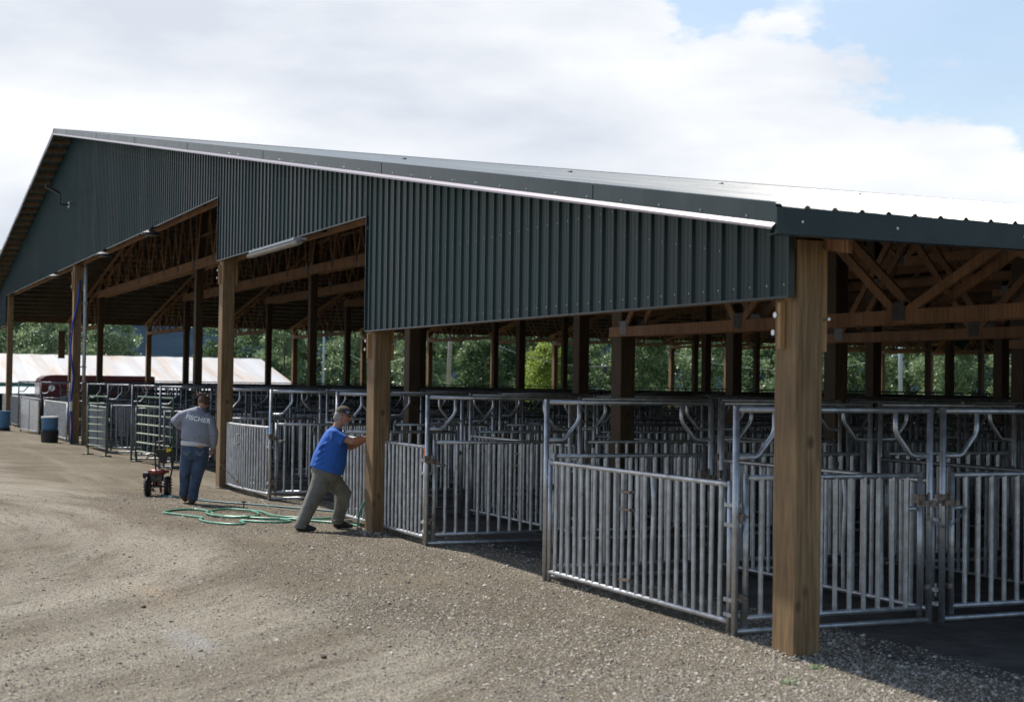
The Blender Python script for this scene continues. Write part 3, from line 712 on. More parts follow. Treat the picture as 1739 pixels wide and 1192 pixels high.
# dark green corral panels with horizontal rails
def corral(L_, H, m, nr, posts=2, name='corral_panel', legs=True, mesh=False):
    root = empty(name); a = MB(); r_ = .021
    a.tube([(0, 0, 0), (0, 0, H - .06), (.02, 0, H - .02), (.06, 0, H), (L_ - .06, 0, H), (L_ - .02, 0, H - .02), (L_, 0, H - .06), (L_, 0, 0)], r_, 8); a.build('outer_frame', m, root, True)
    a = MB()
    for k in range(nr): z = .26 + (H - .26) * k / nr; a.tube([(0, 0, z), (L_, 0, z)], r_ - .002, 8)
    a.build('rails', GRAIL if m is GPANEL else m, root, True)
    a = MB()
    for k in range(posts): x = L_ * (k + 1) / (posts + 1); a.box(x - .015, x + .015, -.01, .01, .26, H)
    if mesh:
        k = 0
        while k * .1 < L_: a.box(k * .1 - .003, k * .1 + .003, -.003, .003, .26, H); k += 1
    a.build('stays', m, root)
    if legs:
        a = MB()
        for x in (0, L_): a.tube([(x, -.14, .012), (x, .14, .012)], r_, 8)
        a.build('foot', m, root, True)
    return root
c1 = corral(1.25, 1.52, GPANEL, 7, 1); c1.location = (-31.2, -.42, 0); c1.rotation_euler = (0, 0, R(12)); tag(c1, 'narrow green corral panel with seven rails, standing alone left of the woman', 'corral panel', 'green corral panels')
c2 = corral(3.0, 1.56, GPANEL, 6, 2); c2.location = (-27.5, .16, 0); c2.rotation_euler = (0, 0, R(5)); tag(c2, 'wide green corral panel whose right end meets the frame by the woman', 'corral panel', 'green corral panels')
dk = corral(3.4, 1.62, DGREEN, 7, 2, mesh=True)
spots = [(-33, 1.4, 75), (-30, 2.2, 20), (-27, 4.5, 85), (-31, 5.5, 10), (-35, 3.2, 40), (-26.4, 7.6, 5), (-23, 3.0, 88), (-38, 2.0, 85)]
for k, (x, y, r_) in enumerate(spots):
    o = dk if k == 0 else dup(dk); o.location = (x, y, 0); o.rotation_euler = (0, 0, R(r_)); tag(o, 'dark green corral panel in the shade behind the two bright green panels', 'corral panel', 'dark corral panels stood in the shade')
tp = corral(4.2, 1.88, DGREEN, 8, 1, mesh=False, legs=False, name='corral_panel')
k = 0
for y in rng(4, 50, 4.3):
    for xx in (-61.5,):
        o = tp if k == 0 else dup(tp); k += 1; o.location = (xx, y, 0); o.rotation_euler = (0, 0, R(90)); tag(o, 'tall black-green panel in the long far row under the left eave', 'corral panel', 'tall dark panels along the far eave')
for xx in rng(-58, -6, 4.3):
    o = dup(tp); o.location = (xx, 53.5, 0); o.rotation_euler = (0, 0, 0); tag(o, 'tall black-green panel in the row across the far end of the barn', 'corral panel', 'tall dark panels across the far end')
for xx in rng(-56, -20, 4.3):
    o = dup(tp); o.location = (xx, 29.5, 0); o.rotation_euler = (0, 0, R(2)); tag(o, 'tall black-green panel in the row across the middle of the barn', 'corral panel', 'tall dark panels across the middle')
# solid sheet gate far left with its neighbours
sg_ = empty('sheet_gate', (-48.6, -.25, 0), R(4.5), label='pale solid metal sheet gate between the two blue barrels', cat='gate')
b = MB(); b.box(0, 3.2, -.012, .012, .12, 1.18); b.build('sheet', GALV, sg_)
b = MB(); b.tube([(0, 0, 0), (0, 0, 1.2), (3.2, 0, 1.2), (3.2, 0, 0)], .03, 8); b.tube([(0, 0, .1), (3.2, 0, .1)], .025, 8); b.tube([(1.6, -.02, .1), (1.6, -.02, 1.2)], .015, 6); b.build('frame', GALV, sg_, True)
fp = panel_thing(False, m=GALV); fp.location = (-44.6, .1, 0); fp.scale = (1.6, 1, 1); tag(fp, 'silver tube panel between the sheet gate and the tall far post', 'fence panel', 'low tube panels of the pens')
o = dup(fp, (-55.5, .2, 0), R(4), 'silver tube panel at the far left behind the smaller blue barrel', 'low tube panels of the pens'); o.scale = (1.5, 1, 1)
o = dup(fp, (-62, .4, 0), R(2), 'silver tube panel beyond the furthest front post at the left edge', 'low tube panels of the pens'); o.scale = (1.4, 1, 1)
for i, (x, y, r_, h_, lb) in enumerate(((-39.0, -.42, .25, .78, 'cut blue barrel in a black base, near the tall far post'), (-49.5, -.75, .22, .72, 'cut blue barrel beside the furthest front post at the left edge'))):
    bl = empty('barrel', (x, y, 0), label=lb, cat='barrel', group='blue barrels')
    hb_ = .36 if i == 0 else .1
    b = MB(); b.tube([(0, 0, hb_ - .03), (0, 0, hb_ + .12), (0, 0, hb_ + .14), (0, 0, h_ - .06), (0, 0, h_ - .03), (0, 0, h_)], r_, 24, True, radii=[r_ * .97, r_ * .98, r_, r_ * 1.0, r_ * 1.04, r_ * 1.03]); b.build('drum', BLUEP, bl, True)
    b = MB(); b.tube([(0, 0, h_ - .03), (0, 0, h_ + .012)], r_, 24, True, radii=[r_ * 1.06, r_ * 1.05]); b.build('lid', BLUEP if i else WHITE, bl, False)
    b = MB(); b.tube([(0, 0, 0), (0, 0, hb_)], r_, 24, True, radii=[r_ * 1.0, r_ * 1.1]); b.build('base_tub', BLACK, bl)

# ------------------------------------------------------------ hoses
def smooth_path(pts, n=10, closed=False):
    P = [V(p) for p in pts]; out = []; k = len(P)
    for i in range(k if closed else k - 1):
        g = lambda q: P[q % k] if closed else P[min(max(q, 0), k - 1)]
        p0, p1, p2, p3 = g(i - 1), g(i), g(i + 1), g(i + 2)
        for j in range(n):
            t_ = j / n; out.append(.5 * ((2 * p1) + (-p0 + p2) * t_ + (2 * p0 - 5 * p1 + 4 * p2 - p3) * t_ ** 2 + (-p0 + 3 * p1 - 3 * p2 + p3) * t_ ** 3))
    if not closed: out.append(P[-1])
    return out
def gp(x, y, dz=.016): return (x, y, gz(x, y) + dz)
hp = [(-10.4, .62, .02), (-10.2, .25, .22), (-10.05, -.02, .30)]
hg = [gp(*a) for a in [(-13.3, -1.97), (-13.7, -1.72), (-13.75, -1.40), (-13.3, -1.28), (-12.7, -1.36), (-12.45, -1.25), (-12.35, -1.0), (-12.0, -.86), (-11.8, -.60), (-11.45, -.56), (-11.35, -.75), (-11.5, -1.0), (-11.75, -1.2), (-11.4, -1.24), (-11.2, -1.36), (-11.35, -1.55), (-11.65, -1.7), (-12.0, -1.72), (-12.3, -1.62), (-12.7, -1.78), (-13.05, -1.95)]]
b = MB(); b.tube(smooth_path(hg, 8, True), .0165, 8, closed=True)
hg2 = [gp(*a, dz=.03) for a in [(-13.35, -1.22), (-13.5, -.95), (-13.2, -.72), (-12.6, -.72), (-12.15, -.95), (-12.1, -1.2), (-12.5, -1.38), (-12.9, -1.42), (-13.2, -1.33)]]
b.tube(smooth_path(hg2, 8, True), .0165, 8, closed=True)
hg3 = [gp(*a, dz=.035) for a in [(-13.4, -.9), (-12.9, -.62), (-12.3, -.62), (-11.9, -.48), (-11.6, -.2), (-11.55, .02), (-11.75, .25)]]
b.tube(smooth_path(hg3, 8), .0165, 8)
hg4 = [gp(*a, dz=.02) for a in [(-12.6, -1.42), (-12.2, -1.05), (-11.9, -.75), (-11.7, -.45), (-11.2, -.15), (-10.9, .05), (-10.55, .12)]] + [(-10.38, .08, .03), (-10.26, .04, .10), (-10.16, .03, .22), (-10.08, .06, .36), (-10.0, .12, .50)]
b.tube(smooth_path(hg4, 8), .0165, 8)
tag(b.build('garden_hose', HOSE, None, True), 'pale green garden hose coiled in loops on the gravel left of the man', 'hose')
b = MB(); b.tube(smooth_path([gp(*a) for a in [(-16.7, -1.35), (-16.3, -1.15), (-15.7, -1.0), (-15.2, -.85), (-14.6, -.45), (-14.0, -.1), (-13.3, .3), (-12.6, .65), (-11.8, .95)]], 8), .013, 8)
tag(b.build('water_hose', HOSE2, None, True), 'dark teal hose stretched from the tiller behind the man', 'hose')
b = MB(); b.tube(smooth_path([(-14.95, -.75, .62), (-15.1, -.45, .35), (-15.3, -.2, .14), gp(-15.2, .0, .02), gp(-14.6, -.1, .01), gp(-13.8, -.2, .01), gp(-13.0, .05, .01)], 8), .006, 6)
tag(b.build('thin_cord', CORD, None, True), 'thin grey cord trailing from the woman past the dark timber post', 'cord')
b = MB(); b.cyl((-13.9, -.62, 0), (-13.9, -.62, .09), .01, 8); b.box(-13.93, -13.87, -.65, -.59, .09, .11); tag(b.build('ground_stake', BLACKM), 'little dark stake standing in the gravel above the hose coil', 'stake')

# ------------------------------------------------------------ people
RD = V((.407, .913, 0)); FD = V((-.913, .407, 0))
def figure_mesh(name, build, material, parent, vox=.010, smooth_it=3):
    b = MB(); build(b)
    o = b.build(name, material, parent); me = o.data
    md = o.modifiers.new('r', 'REMESH'); md.mode = 'VOXEL'; md.voxel_size = vox
    if smooth_it:
        sm = o.modifiers.new('s', 'SMOOTH'); sm.factor = .5; sm.iterations = smooth_it
    dg = bpy.context.evaluated_depsgraph_get(); dg.update(); nm = bpy.data.meshes.new_from_object(o.evaluated_get(dg))
    o.modifiers.clear(); o.data = nm; nm.materials.clear(); nm.materials.append(material)
    nm.polygons.foreach_set('use_smooth', [True] * len(nm.polygons)); bpy.data.meshes.remove(me)
    return o
def person(name, origin, label):
    o = empty(name, origin, math.atan2(RD.y, RD.x), label=label, cat='person'); return o
# local frame of a figure: x to the picture's right, y away, z up
def taper(b, pts, rad, n=14): b.tube(pts, .1, n, True, radii=rad)
def lump(b, pts, rad, n=14):
    b.tube(pts, .1, n, True, radii=rad)
    for p, r_ in ((pts[0], rad[0]), (pts[-1], rad[-1])):
        q = r_ if isinstance(r_, tuple) else (r_, r_); b.ell(p, (min(q), min(q), min(q)), 10, 6)
def hand(b, w, d, side, s=1.0, curl=.5, up_=V((0, 0, 1))):
    """palm and five fingers: w wrist, d direction of the fingers, side direction of the thumb"""
    w = V(w); d = V(d).normalized(); side = V(side); side = (side - d * side.dot(d)).normalized(); nrm = d.cross(side).normalized()
    if nrm.z > 0: nrm = -nrm
    b.tube([w - d * .03, w + d * .02, w + d * .06, w + d * .09], .03, 12, True, radii=[.027 * s, .032 * s, .036 * s, .030 * s])
    for i, (o_, l_) in enumerate(((.030, .066), (.010, .076), (-.010, .071), (-.029, .056))):
        p0 = w + d * .075 + side * o_; p1 = p0 + d * l_ * .45 + nrm * .006; p2 = p1 + (d * math.cos(curl) + nrm * math.sin(curl)) * l_ * .35; p3 = p2 + (d * math.cos(curl * 1.9) + nrm * math.sin(curl * 1.9)) * l_ * .3
        b.tube([p0, p1, p2, p3], .009, 8, True, radii=[.0105, .0100, .0095, .008])
    t0 = w + d * .025 + side * .028; t1 = t0 + (side * .7 + d * .6) * .035; t2 = t1 + (d * .9 + side * .15 + nrm * .3) * .035
    b.tube([t0, t1, t2], .01, 8, True, radii=[.014, .012, .009])

man = person('person', (-10.3, -.45, 0), 'man in blue t-shirt and cap leaning forward with both arms stretched to the post')
MH = V((.255, 0, 1.535))          # head centre
def man_head_rot(): return Matrix.Rotation(R(14), 3, 'Y')
Rm = man_head_rot()
def mb_body(b):
    # skull, jaw, face looking to the picture's right and slightly down
    b.ell(MH, (.098, .076, .115), 16, 12, Rm)
    b.ell(MH + Rm @ V((.035, 0, -.065)), (.062, .056, .06), 14, 8)
    b.ell(MH + Rm @ V((.062, 0, -.088)), (.030, .034, .028), 12, 6)
    b.tube([MH + Rm @ V((.090, 0, .012)), MH + Rm @ V((.118, 0, -.026)), MH + Rm @ V((.100, 0, -.036))], .01, 8, True, radii=[.009, .015, .012])
    for s_ in (-1, 1):
        b.ell(MH + Rm @ V((.078, s_ * .033, .008)), (.014, .017, .010), 8, 6)       # eyelids
        b.ell(MH + Rm @ V((.084, s_ * .030, .030)), (.012, .024, .008), 8, 6)       # brow
        b.ell(MH + Rm @ V((.055, s_ * .048, -.025)), (.026, .018, .022), 8, 6)      # cheek
        b.ell(MH + Rm @ V((-.012, s_ * .080, -.012)), (.018, .010, .032), 8, 6)     # ear
    b.tube([MH + Rm @ V((.088, -.02, -.060)), MH + Rm @ V((.098, 0, -.058)), MH + Rm @ V((.088, .02, -.060))], .006, 6)
    lump(b, [MH + V((-.03, 0, -.06)), (.19, 0, 1.40), (.165, 0, 1.33)], [.062, .062, .075])
    # trunk
    b.tube([(.16, 0, 1.34), (.155, 0, 1.28), (.13, 0, 1.12), (.085, 0, .92), (.05, 0, .76), (.03, 0, .66)], .1, 18, True, radii=[(.06, .09), (.105, .19), (.16, .19), (.175, .18), (.14, .16), (.08, .12)])
    # arms: shoulder, elbow, wrist
    for s_, sh, el, wr in ((-1, (.17, -.19, 1.27), (.40, -.20, 1.195), (.575, -.05, 1.235)), (1, (.17, .19, 1.25), (.34, .20, 1.10), (.565, .13, 1.225))):
        sh, el, wr = V(sh), V(el), V(wr)
        m1 = sh.lerp(el, .45) + V((0, 0, .006)); m2 = el.lerp(wr, .3)
        b.tube([sh - V((.04, 0, 0)), sh, m1, el, m2, wr], .05, 14, True, radii=[.05, .062, .056, .047, .050, .031])
        hand(b, wr, V((.95, .10 if s_ < 0 else -.15, .02)), V((0, -s_, .5)), curl=.8)
    # legs under the trousers, ankles
    for hip, kn, an in (((.01, -.10, .68), (-.115, -.17, .38), (-.245, -.27, .09)), ((.06, .10, .68), (.27, .13, .46), (.175, .24, .10))):
        b.tube([hip, V(hip).lerp(V(kn), .5), kn, V(kn).lerp(V(an), .4), an], .07, 14, True, radii=[.075, .07, .055, .052, .036])
        b.ell(V(an) + V((.03, 0, -.03)), (.06, .035, .04), 10, 6)
figure_mesh('body', mb_body, SKIN, man, .008, 2)
def mb_shirt(b):
    b.tube([(.172, 0, 1.355), (.158, 0, 1.31), (.15, 0, 1.24), (.13, 0, 1.12), (.085, 0, .95), (.052, 0, .82), (.045, 0, .795)], .1, 22, True,
           radii=[(.070, .095), (.125, .205), (.165, .225), (.20, .225), (.232, .225), (.235, .225), (.232, .222)])
    for s_, sh, el in ((-1, (.16, -.19, 1.275), (.30, -.215, 1.20)), (1, (.16, .19, 1.265), (.27, .21, 1.17))):
        b.tube([V(sh) - V((.05, -s_ * .03, 0)), sh, el], .08, 16, True, radii=[.075, .088, .080])
    b.tube([(.168, 0, 1.34), (.178, 0, 1.372)], .08, 16, True, radii=[.088, .079])
    for k, z in enumerate((.86, .93, 1.01, 1.09)):       # cloth folds
        b.tube([(-.10 + .02 * k, -.16, z), (.0, -.215, z + .05), (.15, -.20, z + .11)], .016, 8)
figure_mesh('t_shirt', mb_shirt, TSHIRT, man, .009, 3)
def mb_pants(b):
    b.tube([(.045, 0, .835), (.04, 0, .76), (.035, 0, .66)], .1, 22, True, radii=[(.200, .205), (.208, .205), (.17, .195)])
    b.ell((.045, 0, .66), (.17, .15, .10), 14, 8)
    b.tube([(.0, -.09, .74), (-.04, -.13, .56), (-.115, -.18, .40), (-.19, -.24, .22), (-.245, -.28, .075), (-.25, -.285, .035)], .1, 18, True, radii=[.130, .125, .105, .092, .088, .086])
    b.tube([(.06, .09, .74), (.16, .11, .60), (.275, .13, .475), (.235, .18, .30), (.18, .24, .12), (.18, .24, .06)], .1, 18, True, radii=[.130, .125, .105, .09, .086, .082])
    for p, q in (((-.17, -.26, .43), (-.05, -.27, .38)), ((-.28, -.29, .20), (-.12, -.31, .17)), ((-.30, -.33, .10), (-.16, -.35, .07)), ((.12, .14, .10), (.26, .14, .13)), ((.2, .08, .42), (.34, .09, .40)), ((.02, -.18, .60), (-.10, -.22, .56))):
        b.tube([p, q], .014, 8)
figure_mesh('trousers', mb_pants, PANTS, man, .009, 3)
for (ax, ay, az, tx) in ((-.235, -.285, 0, .02), (.20, .24, .0, .02)):
    def mb_shoe(b):
        b.tube([(ax - .075, ay, az + .055), (ax - .03, ay, az + .06), (ax + .05, ay, az + .055), (ax + .13, ay, az + .042), (ax + .19, ay, az + .035)], .04, 14, True, radii=[(.042, .040), (.058, .046), (.052, .046), (.038, .050), (.022, .036)])
        b.tube([(ax - .02, ay, az + .05), (ax - .01, ay, az + .12)], .05, 12)
    figure_mesh('shoe', mb_shoe, SHOE, man, .009, 2)
def mb_hair(b):
    b.ell(MH + Rm @ V((-.045, 0, -.015)), (.075, .082, .075), 14, 10)
    b.ell(MH + Rm @ V((-.075, 0, -.055)), (.045, .07, .05), 12, 8)
    for s_ in (-1, 1): b.ell(MH + Rm @ V((-.03, s_ * .066, -.02)), (.038, .020, .05), 10, 6)
figure_mesh('hair', mb_hair, HAIRG, man, .007, 1)
def mb_beard(b):
    b.ell(MH + Rm @ V((.066, 0, -.098)), (.038, .040, .034), 12, 8)
    b.tube([MH + Rm @ V((.094, -.026, -.062)), MH + Rm @ V((.104, 0, -.050)), MH + Rm @ V((.094, .026, -.062))], .008, 6)
figure_mesh('beard', mb_beard, HAIRG, man, .006, 1)
gl = MB()
for s_ in (-1, 1):
    cc = MH + Rm @ V((.104, s_ * .034, .008)); gl.tube([cc + V((0, .026 * math.cos(2 * math.pi * q / 10), .018 * math.sin(2 * math.pi * q / 10))) for q in range(10)], .0028, 5, closed=True)
    gl.tube([MH + Rm @ V((.104, s_ * .060, .010)), MH + Rm @ V((-.01, s_ * .088, .006))], .0025, 5)
gl.build('glasses', BLACKM, man)
cp_ = MB(); crown = []
for i in range(7):
    th = math.pi / 2 * i / 6
    crown.append([MH + Rm @ V((.110 * math.cos(th) * math.cos(a_) - .002, .092 * math.cos(th) * math.sin(a_), .035 + .095 * math.sin(th))) for a_ in [2 * math.pi * j / 20 for j in range(20)]])
cp_.add([v for r_ in crown for v in r_], [(i * 20 + j, i * 20 + (j + 1) % 20, (i + 1) * 20 + (j + 1) % 20, (i + 1) * 20 + j) for i in range(6) for j in range(20)])
cap = cp_.build('cap', CAPM, man, True)
vz = MB(); vv = []
for i in range(4):
    for j in range(9):
        a_ = R(-62 + 124 * j / 8); rr0 = .100 + .100 * i / 3 * (math.cos(a_) ** .6); vv.append(MH + Rm @ V((rr0 * math.cos(a_), .090 * math.sin(a_) * (1 - .06 * i), (.046 - .010 * i) - .012 * abs(math.sin(a_)) * i / 3)))
vz.add(vv, [(i * 9 + j, i * 9 + j + 1, (i + 1) * 9 + j + 1, (i + 1) * 9 + j) for i in range(3) for j in range(8)])
vo = vz.build('visor', CAPM, cap, True); vo.modifiers.new('t', 'SOLIDIFY').thickness = .005
bd = MB(); bd.add([MH + Rm @ V((.052 + dx_, -.087 - .004, .045 + dz_)) + V((0, -.003 if dx_ < 0 else .012, 0)) for dx_, dz_ in ((-.024, 0), (.024, 0), (.024, .038), (-.024, .036))], [(0, 1, 2, 3)]); bdo = bd.build('cap_badge', mat('badge_blue', (.03, .07, .32), .7), cap)
bd = MB()
for x_ in (-.014, -.004, .006, .016): bd.add([MH + Rm @ V((.052 + x_ + q, -.0935, .052 + w_)) + V((0, .004 if x_ < 0 else .010, 0)) for q, w_ in ((-.003, 0), (.003, 0), (.003, .020), (-.003, .020))], [(0, 1, 2, 3)])
bd.build('badge_mark', PALE, cap)

wom = person('person', (-15.0, -1.15, 0), 'woman seen from behind in grey lettered jacket and jeans, head bowed by the red tiller')
WH = V((.10, .07, 1.615)); Rw = Matrix.Rotation(R(-26), 3, 'X') @ Matrix.Rotation(R(8), 3, 'Y')
def wb_body(b):
    b.ell(WH, (.076, .095, .112), 16, 12, Rw)
    b.ell(WH + Rw @ V((0, .045, -.065)), (.05, .055, .055), 12, 8)
    b.tube([WH + Rw @ V((0, .09, .01)), WH + Rw @ V((0, .115, -.025)), WH + Rw @ V((0, .10, -.035))], .01, 8, True, radii=[.008, .014, .011])
    for s_ in (-1, 1):
        b.ell(WH + Rw @ V((s_ * .032, .082, .008)), (.015, .012, .009), 8, 6); b.ell(WH + Rw @ V((s_ * .078, -.005, -.01)), (.009, .016, .028), 8, 6)
    b.tube([WH + Rw @ V((-.02, .094, -.06)), WH + Rw @ V((0, .10, -.06)), WH + Rw @ V((.02, .094, -.06))], .006, 6)
    lump(b, [WH + V((0, -.02, -.07)), (.06, .0, 1.50), (.03, -.01, 1.43)], [.05, .052, .07])
    b.tube([(.03, 0, 1.45), (.02, 0, 1.38), (.01, 0, 1.15), (.0, 0, .95), (-.01, 0, .80)], .1, 18, True, radii=[(.10, .06), (.17, .09), (.19, .11), (.19, .12), (.19, .12)])
    for sh, el, wr, d_, th in (((-.17, 0, 1.41), (-.335, .04, 1.31), (-.27, .27, 1.22), V((.35, .85, -.2)), V((1, 0, .2))), ((.20, 0, 1.37), (.275, .02, 1.10), (.245, .10, .87), V((-.05, .25, -1)), V((-.3, 1, 0)))):
        sh, el, wr = V(sh), V(el), V(wr)
        b.tube([sh, sh.lerp(el, .5), el, el.lerp(wr, .35), wr], .05, 14, True, radii=[.056, .048, .040, .042, .027]); hand(b, wr, d_, th, .9, .7)
    for hip, kn, an in (((-.10, 0, .78), (-.165, .03, .47), (-.19, .12, .14)), ((.09, 0, .78), (.035, .0, .46), (-.03, -.06, .09))):
        b.tube([hip, V(hip).lerp(V(kn), .5), kn, V(kn).lerp(V(an), .4), an], .07, 14, True, radii=[.10, .085, .058, .055, .036])
        b.ell(V(an) + V((0, .03, -.02)), (.034, .06, .035), 10, 6)
figure_mesh('body', wb_body, SKIN, wom, .008, 2)
def wb_jacket(b):
    b.tube([(.05, .0, 1.525), (.035, 0, 1.47), (.02, 0, 1.40), (.015, 0, 1.25), (.005, 0, 1.10), (-.005, 0, 1.02), (-.012, 0, .985)], .1, 22, True,
           radii=[(.075, .055), (.180, .098), (.235, .125), (.240, .145), (.242, .150), (.238, .145), (.222, .135)])
    b.tube([(-.12, 0, 1.43), (-.23, .02, 1.395), (-.335, .05, 1.315), (-.31, .18, 1.255), (-.28, .25, 1.22)], .08, 16, True, radii=[.085, .088, .082, .070, .058])
    b.tube([(.15, 0, 1.415), (.225, .0, 1.33), (.285, .015, 1.12), (.27, .06, .96), (.25, .09, .89)], .08, 16, True, radii=[.082, .088, .080, .068, .056])
    b.tube([(.055, .01, 1.50), (.062, .012, 1.545)], .07, 16, True, radii=[.078, .070])
    for p, q in (((-.16, -.11, 1.10), (.02, -.155, 1.04)), ((.19, -.09, 1.2), (.06, -.155, 1.08)), ((-.15, -.10, 1.32), (-.22, -.06, 1.22)), ((.20, -.08, 1.33), (.17, -.10, 1.15)), ((.24, -.07, 1.1), (.33, -.05, 1.06)), ((-.28, -.04, 1.40), (-.36, -.02, 1.30))):
        b.tube([p, q], .013, 8)
figure_mesh('jacket', wb_jacket, JACKET, wom, .009, 3)
b = MB(); b.tube([(-.012, 0, 1.00), (-.015, 0, .925)], .1, 24, True, radii=[(.222, .138), (.225, .140)]); b.build('undershirt', UNDER, wom, True)
def wb_jeans(b):
    b.tube([(-.012, 0, .965), (-.01, 0, .88), (-.008, 0, .78), (-.01, 0, .70)], .1, 22, True, radii=[(.212, .130), (.228, .145), (.225, .148), (.20, .12)])
    b.tube([(-.11, 0, .80), (-.135, .01, .64), (-.165, .03, .47), (-.18, .08, .28), (-.195, .12, .11)], .1, 18, True, radii=[.122, .115, .092, .080, .080])
    b.tube([(.10, 0, .80), (.075, 0, .64), (.035, .0, .46), (.0, -.03, .26), (-.025, -.055, .055)], .1, 18, True, radii=[.122, .116, .095, .084, .084])
    for p, q in (((-.24, -.03, .46), (-.13, -.06, .42)), ((-.02, -.09, .44), (.10, -.07, .40)), ((-.09, -.10, .18), (.04, -.12, .15)), ((-.09, -.12, .10), (.03, -.13, .08)), ((-.25, .06, .2), (-.15, .04, .17))):
        b.tube([p, q], .012, 8)
jn = figure_mesh('jeans', wb_jeans, JEANS, wom, .009, 3)
pk = MB()
for cx_ in (-.115, .10):
    for sg in (-1, 1):
        pk.tube([(cx_, -.156, .80), (cx_ + sg * .035, -.150, .835), (cx_ + sg * .06, -.146, .825), (cx_ + sg * .055, -.146, .85)], .0045, 5)
        pk.tube([(cx_, -.154, .775), (cx_ + sg * .03, -.152, .80), (cx_ + sg * .05, -.148, .79)], .0045, 5)
pk.build('pocket_stitching', mat('faded_stitching', (.30, .30, .28), .9), jn)
b = MB(); b.box(.07, .15, -.150, -.143, .90, .93); b.build('back_label', mat('tan_leather', (.35, .16, .06), .7), jn)
for (ax, ay, az) in ((-.195, .12, .05), (-.03, -.06, 0)):
    def wb_shoe(b):
        tlt = az
        b.tube([(ax, ay - .08, .05 + tlt), (ax, ay - .03, .055 + tlt * .9), (ax, ay + .06, .05 + tlt * .4), (ax - .005, ay + .14, .035 + tlt * .1), (ax - .01, ay + .18, .03)], .04, 14, True, radii=[(.040, .040), (.052, .045), (.048, .044), (.036, .046), (.02, .032)])
        b.tube([(ax, ay - .025, .06 + tlt), (ax, ay - .02, .15 + tlt)], .05, 12)
    figure_mesh('boot', wb_shoe, BOOT, wom, .009, 2)
def wb_hair(b):
    b.ell(WH + Rw @ V((0, -.022, .022)), (.088, .092, .108), 16, 10)
    b.ell(WH + Rw @ V((.0, -.085, .065)), (.05, .045, .045), 12, 8)
    rr = random.Random(3)
    for k in range(26):
        a_ = rr.uniform(0, 6.28); q = V((math.cos(a_) * .07, -.05 + math.sin(a_) * .05, .08)); b.tube([WH + Rw @ (q * .8), WH + Rw @ (q * 1.1 + V((rr.uniform(-.03, .03), rr.uniform(-.03, .01), rr.uniform(0, .04)))), WH + Rw @ (q * 1.2 + V((rr.uniform(-.07, .05), rr.uniform(-.04, 0), rr.uniform(-.05, .03))))], .009, 5)
figure_mesh('hair', wb_hair, HAIRB, wom, .007, 1)
# lettering across the shoulders, wrapped onto the jacket
tcv = bpy.data.curves.new('lettering', 'FONT'); tcv.body = 'FISCHER'; tcv.size = .102; tcv.align_x = 'CENTER'; tcv.extrude = .0; tcv.offset = .0034; tcv.space_character = 1.06
to = bpy.data.objects.new('lettering', tcv); COL.objects.link(to); dg = bpy.context.evaluated_depsgraph_get(); dg.update()
tm = bpy.data.meshes.new_from_object(to.evaluated_get(dg)); bpy.data.objects.remove(to)
lo = bpy.data.objects.new('lettering', tm); COL.objects.link(lo); lo.parent = wom; tm.materials.clear(); tm.materials.append(PALE)
bmm = bmesh.new(); bmm.from_mesh(tm); bmesh.ops.subdivide_edges(bmm, edges=bmm.edges[:], cuts=2); bmesh.ops.triangulate(bmm, faces=bmm.faces[:]); 
jk = [o for o in wom.children if o.name.startswith('jacket')][0]
from mathutils.bvhtree import BVHTree
bvh = BVHTree.FromPolygons([v.co for v in jk.data.vertices], [tuple(p.vertices) for p in jk.data.polygons])
for v in bmm.verts:
    x_, y_ = v.co.x * 1.0, v.co.y
    px_ = .048 + x_ * math.cos(R(-11)) - y_ * math.sin(R(-11)); pz_ = 1.325 + x_ * math.sin(R(-11)) + y_ * math.cos(R(-11))
    hit = bvh.ray_cast(V((px_, -1, pz_)), V((0, 1, 0)))[0]
    v.co = V((px_, (hit.y if hit else -.14) - .004, pz_))
bmm.to_mesh(tm); bmm.free()
b = MB(); b.box(-.018, .018, -.02, .02, -.05, .05); hh = b.build('handheld_reel', WHITE, None); hh.location = wom.location + RD * .225 + FD * .13 + V((0, 0, .83)); hh.rotation_euler = (.3, .2, .5); tag(hh, "small white object held in the woman's lowered right hand", 'hand tool')

# ------------------------------------------------------------ tiller
tz = empty('garden_tiller', (-16.9, -1.4, 0), math.atan2(RD.y, RD.x), label='red walk-behind tiller with black handlebar and two knobbly wheels', cat='tiller')
ENG = mat('grimy_engine_metal', (.10, .095, .09), .6, .5, .6, 20)
def wheel(x, r_=.155):
    w = empty('wheel', (x, 0, r_)); w.parent = tz
    t = MB(); t.tube([(0, r_ * .80 * math.cos(2 * math.pi * i / 24), r_ * .80 * math.sin(2 * math.pi * i / 24)) for i in range(24)], .05, 10, closed=True, radii=[(.034, .055)] * 24)
    for i in range(18):
        a_ = 2 * math.pi * i / 18; c, s_ = math.cos(a_), math.sin(a_); t.beam((-.045, c * r_ * .99, s_ * r_ * .99), (.045, (c * math.cos(.1) - s_ * math.sin(.1)) * r_ * .99, (s_ * math.cos(.1) + c * math.sin(.1)) * r_ * .99), .022, .018, V((0, c, s_)))
    t.build('tyre', BLACK, w, True); q = MB(); q.cyl((-.02, 0, 0), (.02, 0, 0), r_ * .55, 20); q.cyl((-.05, 0, 0), (.05, 0, 0), .022, 10); q.build('rim', ENG, w)
wheel(-.14); wheel(.20)
b = MB(); b.cyl((-.14, 0, .155), (.20, 0, .155), .014, 8); b.build('axle', BLACKM, tz)
b = MB(); b.tube([(.0, .05, .36), (.0, .05, .40), (.0, .05, .43), (.0, .05, .445)], .1, 16, True, radii=[(.15, .14), (.155, .145), (.13, .12), (.08, .07)]); b.box(-.13, .20, -.06, .10, .385, .43); b.build('engine_shroud', REDP, tz, True)
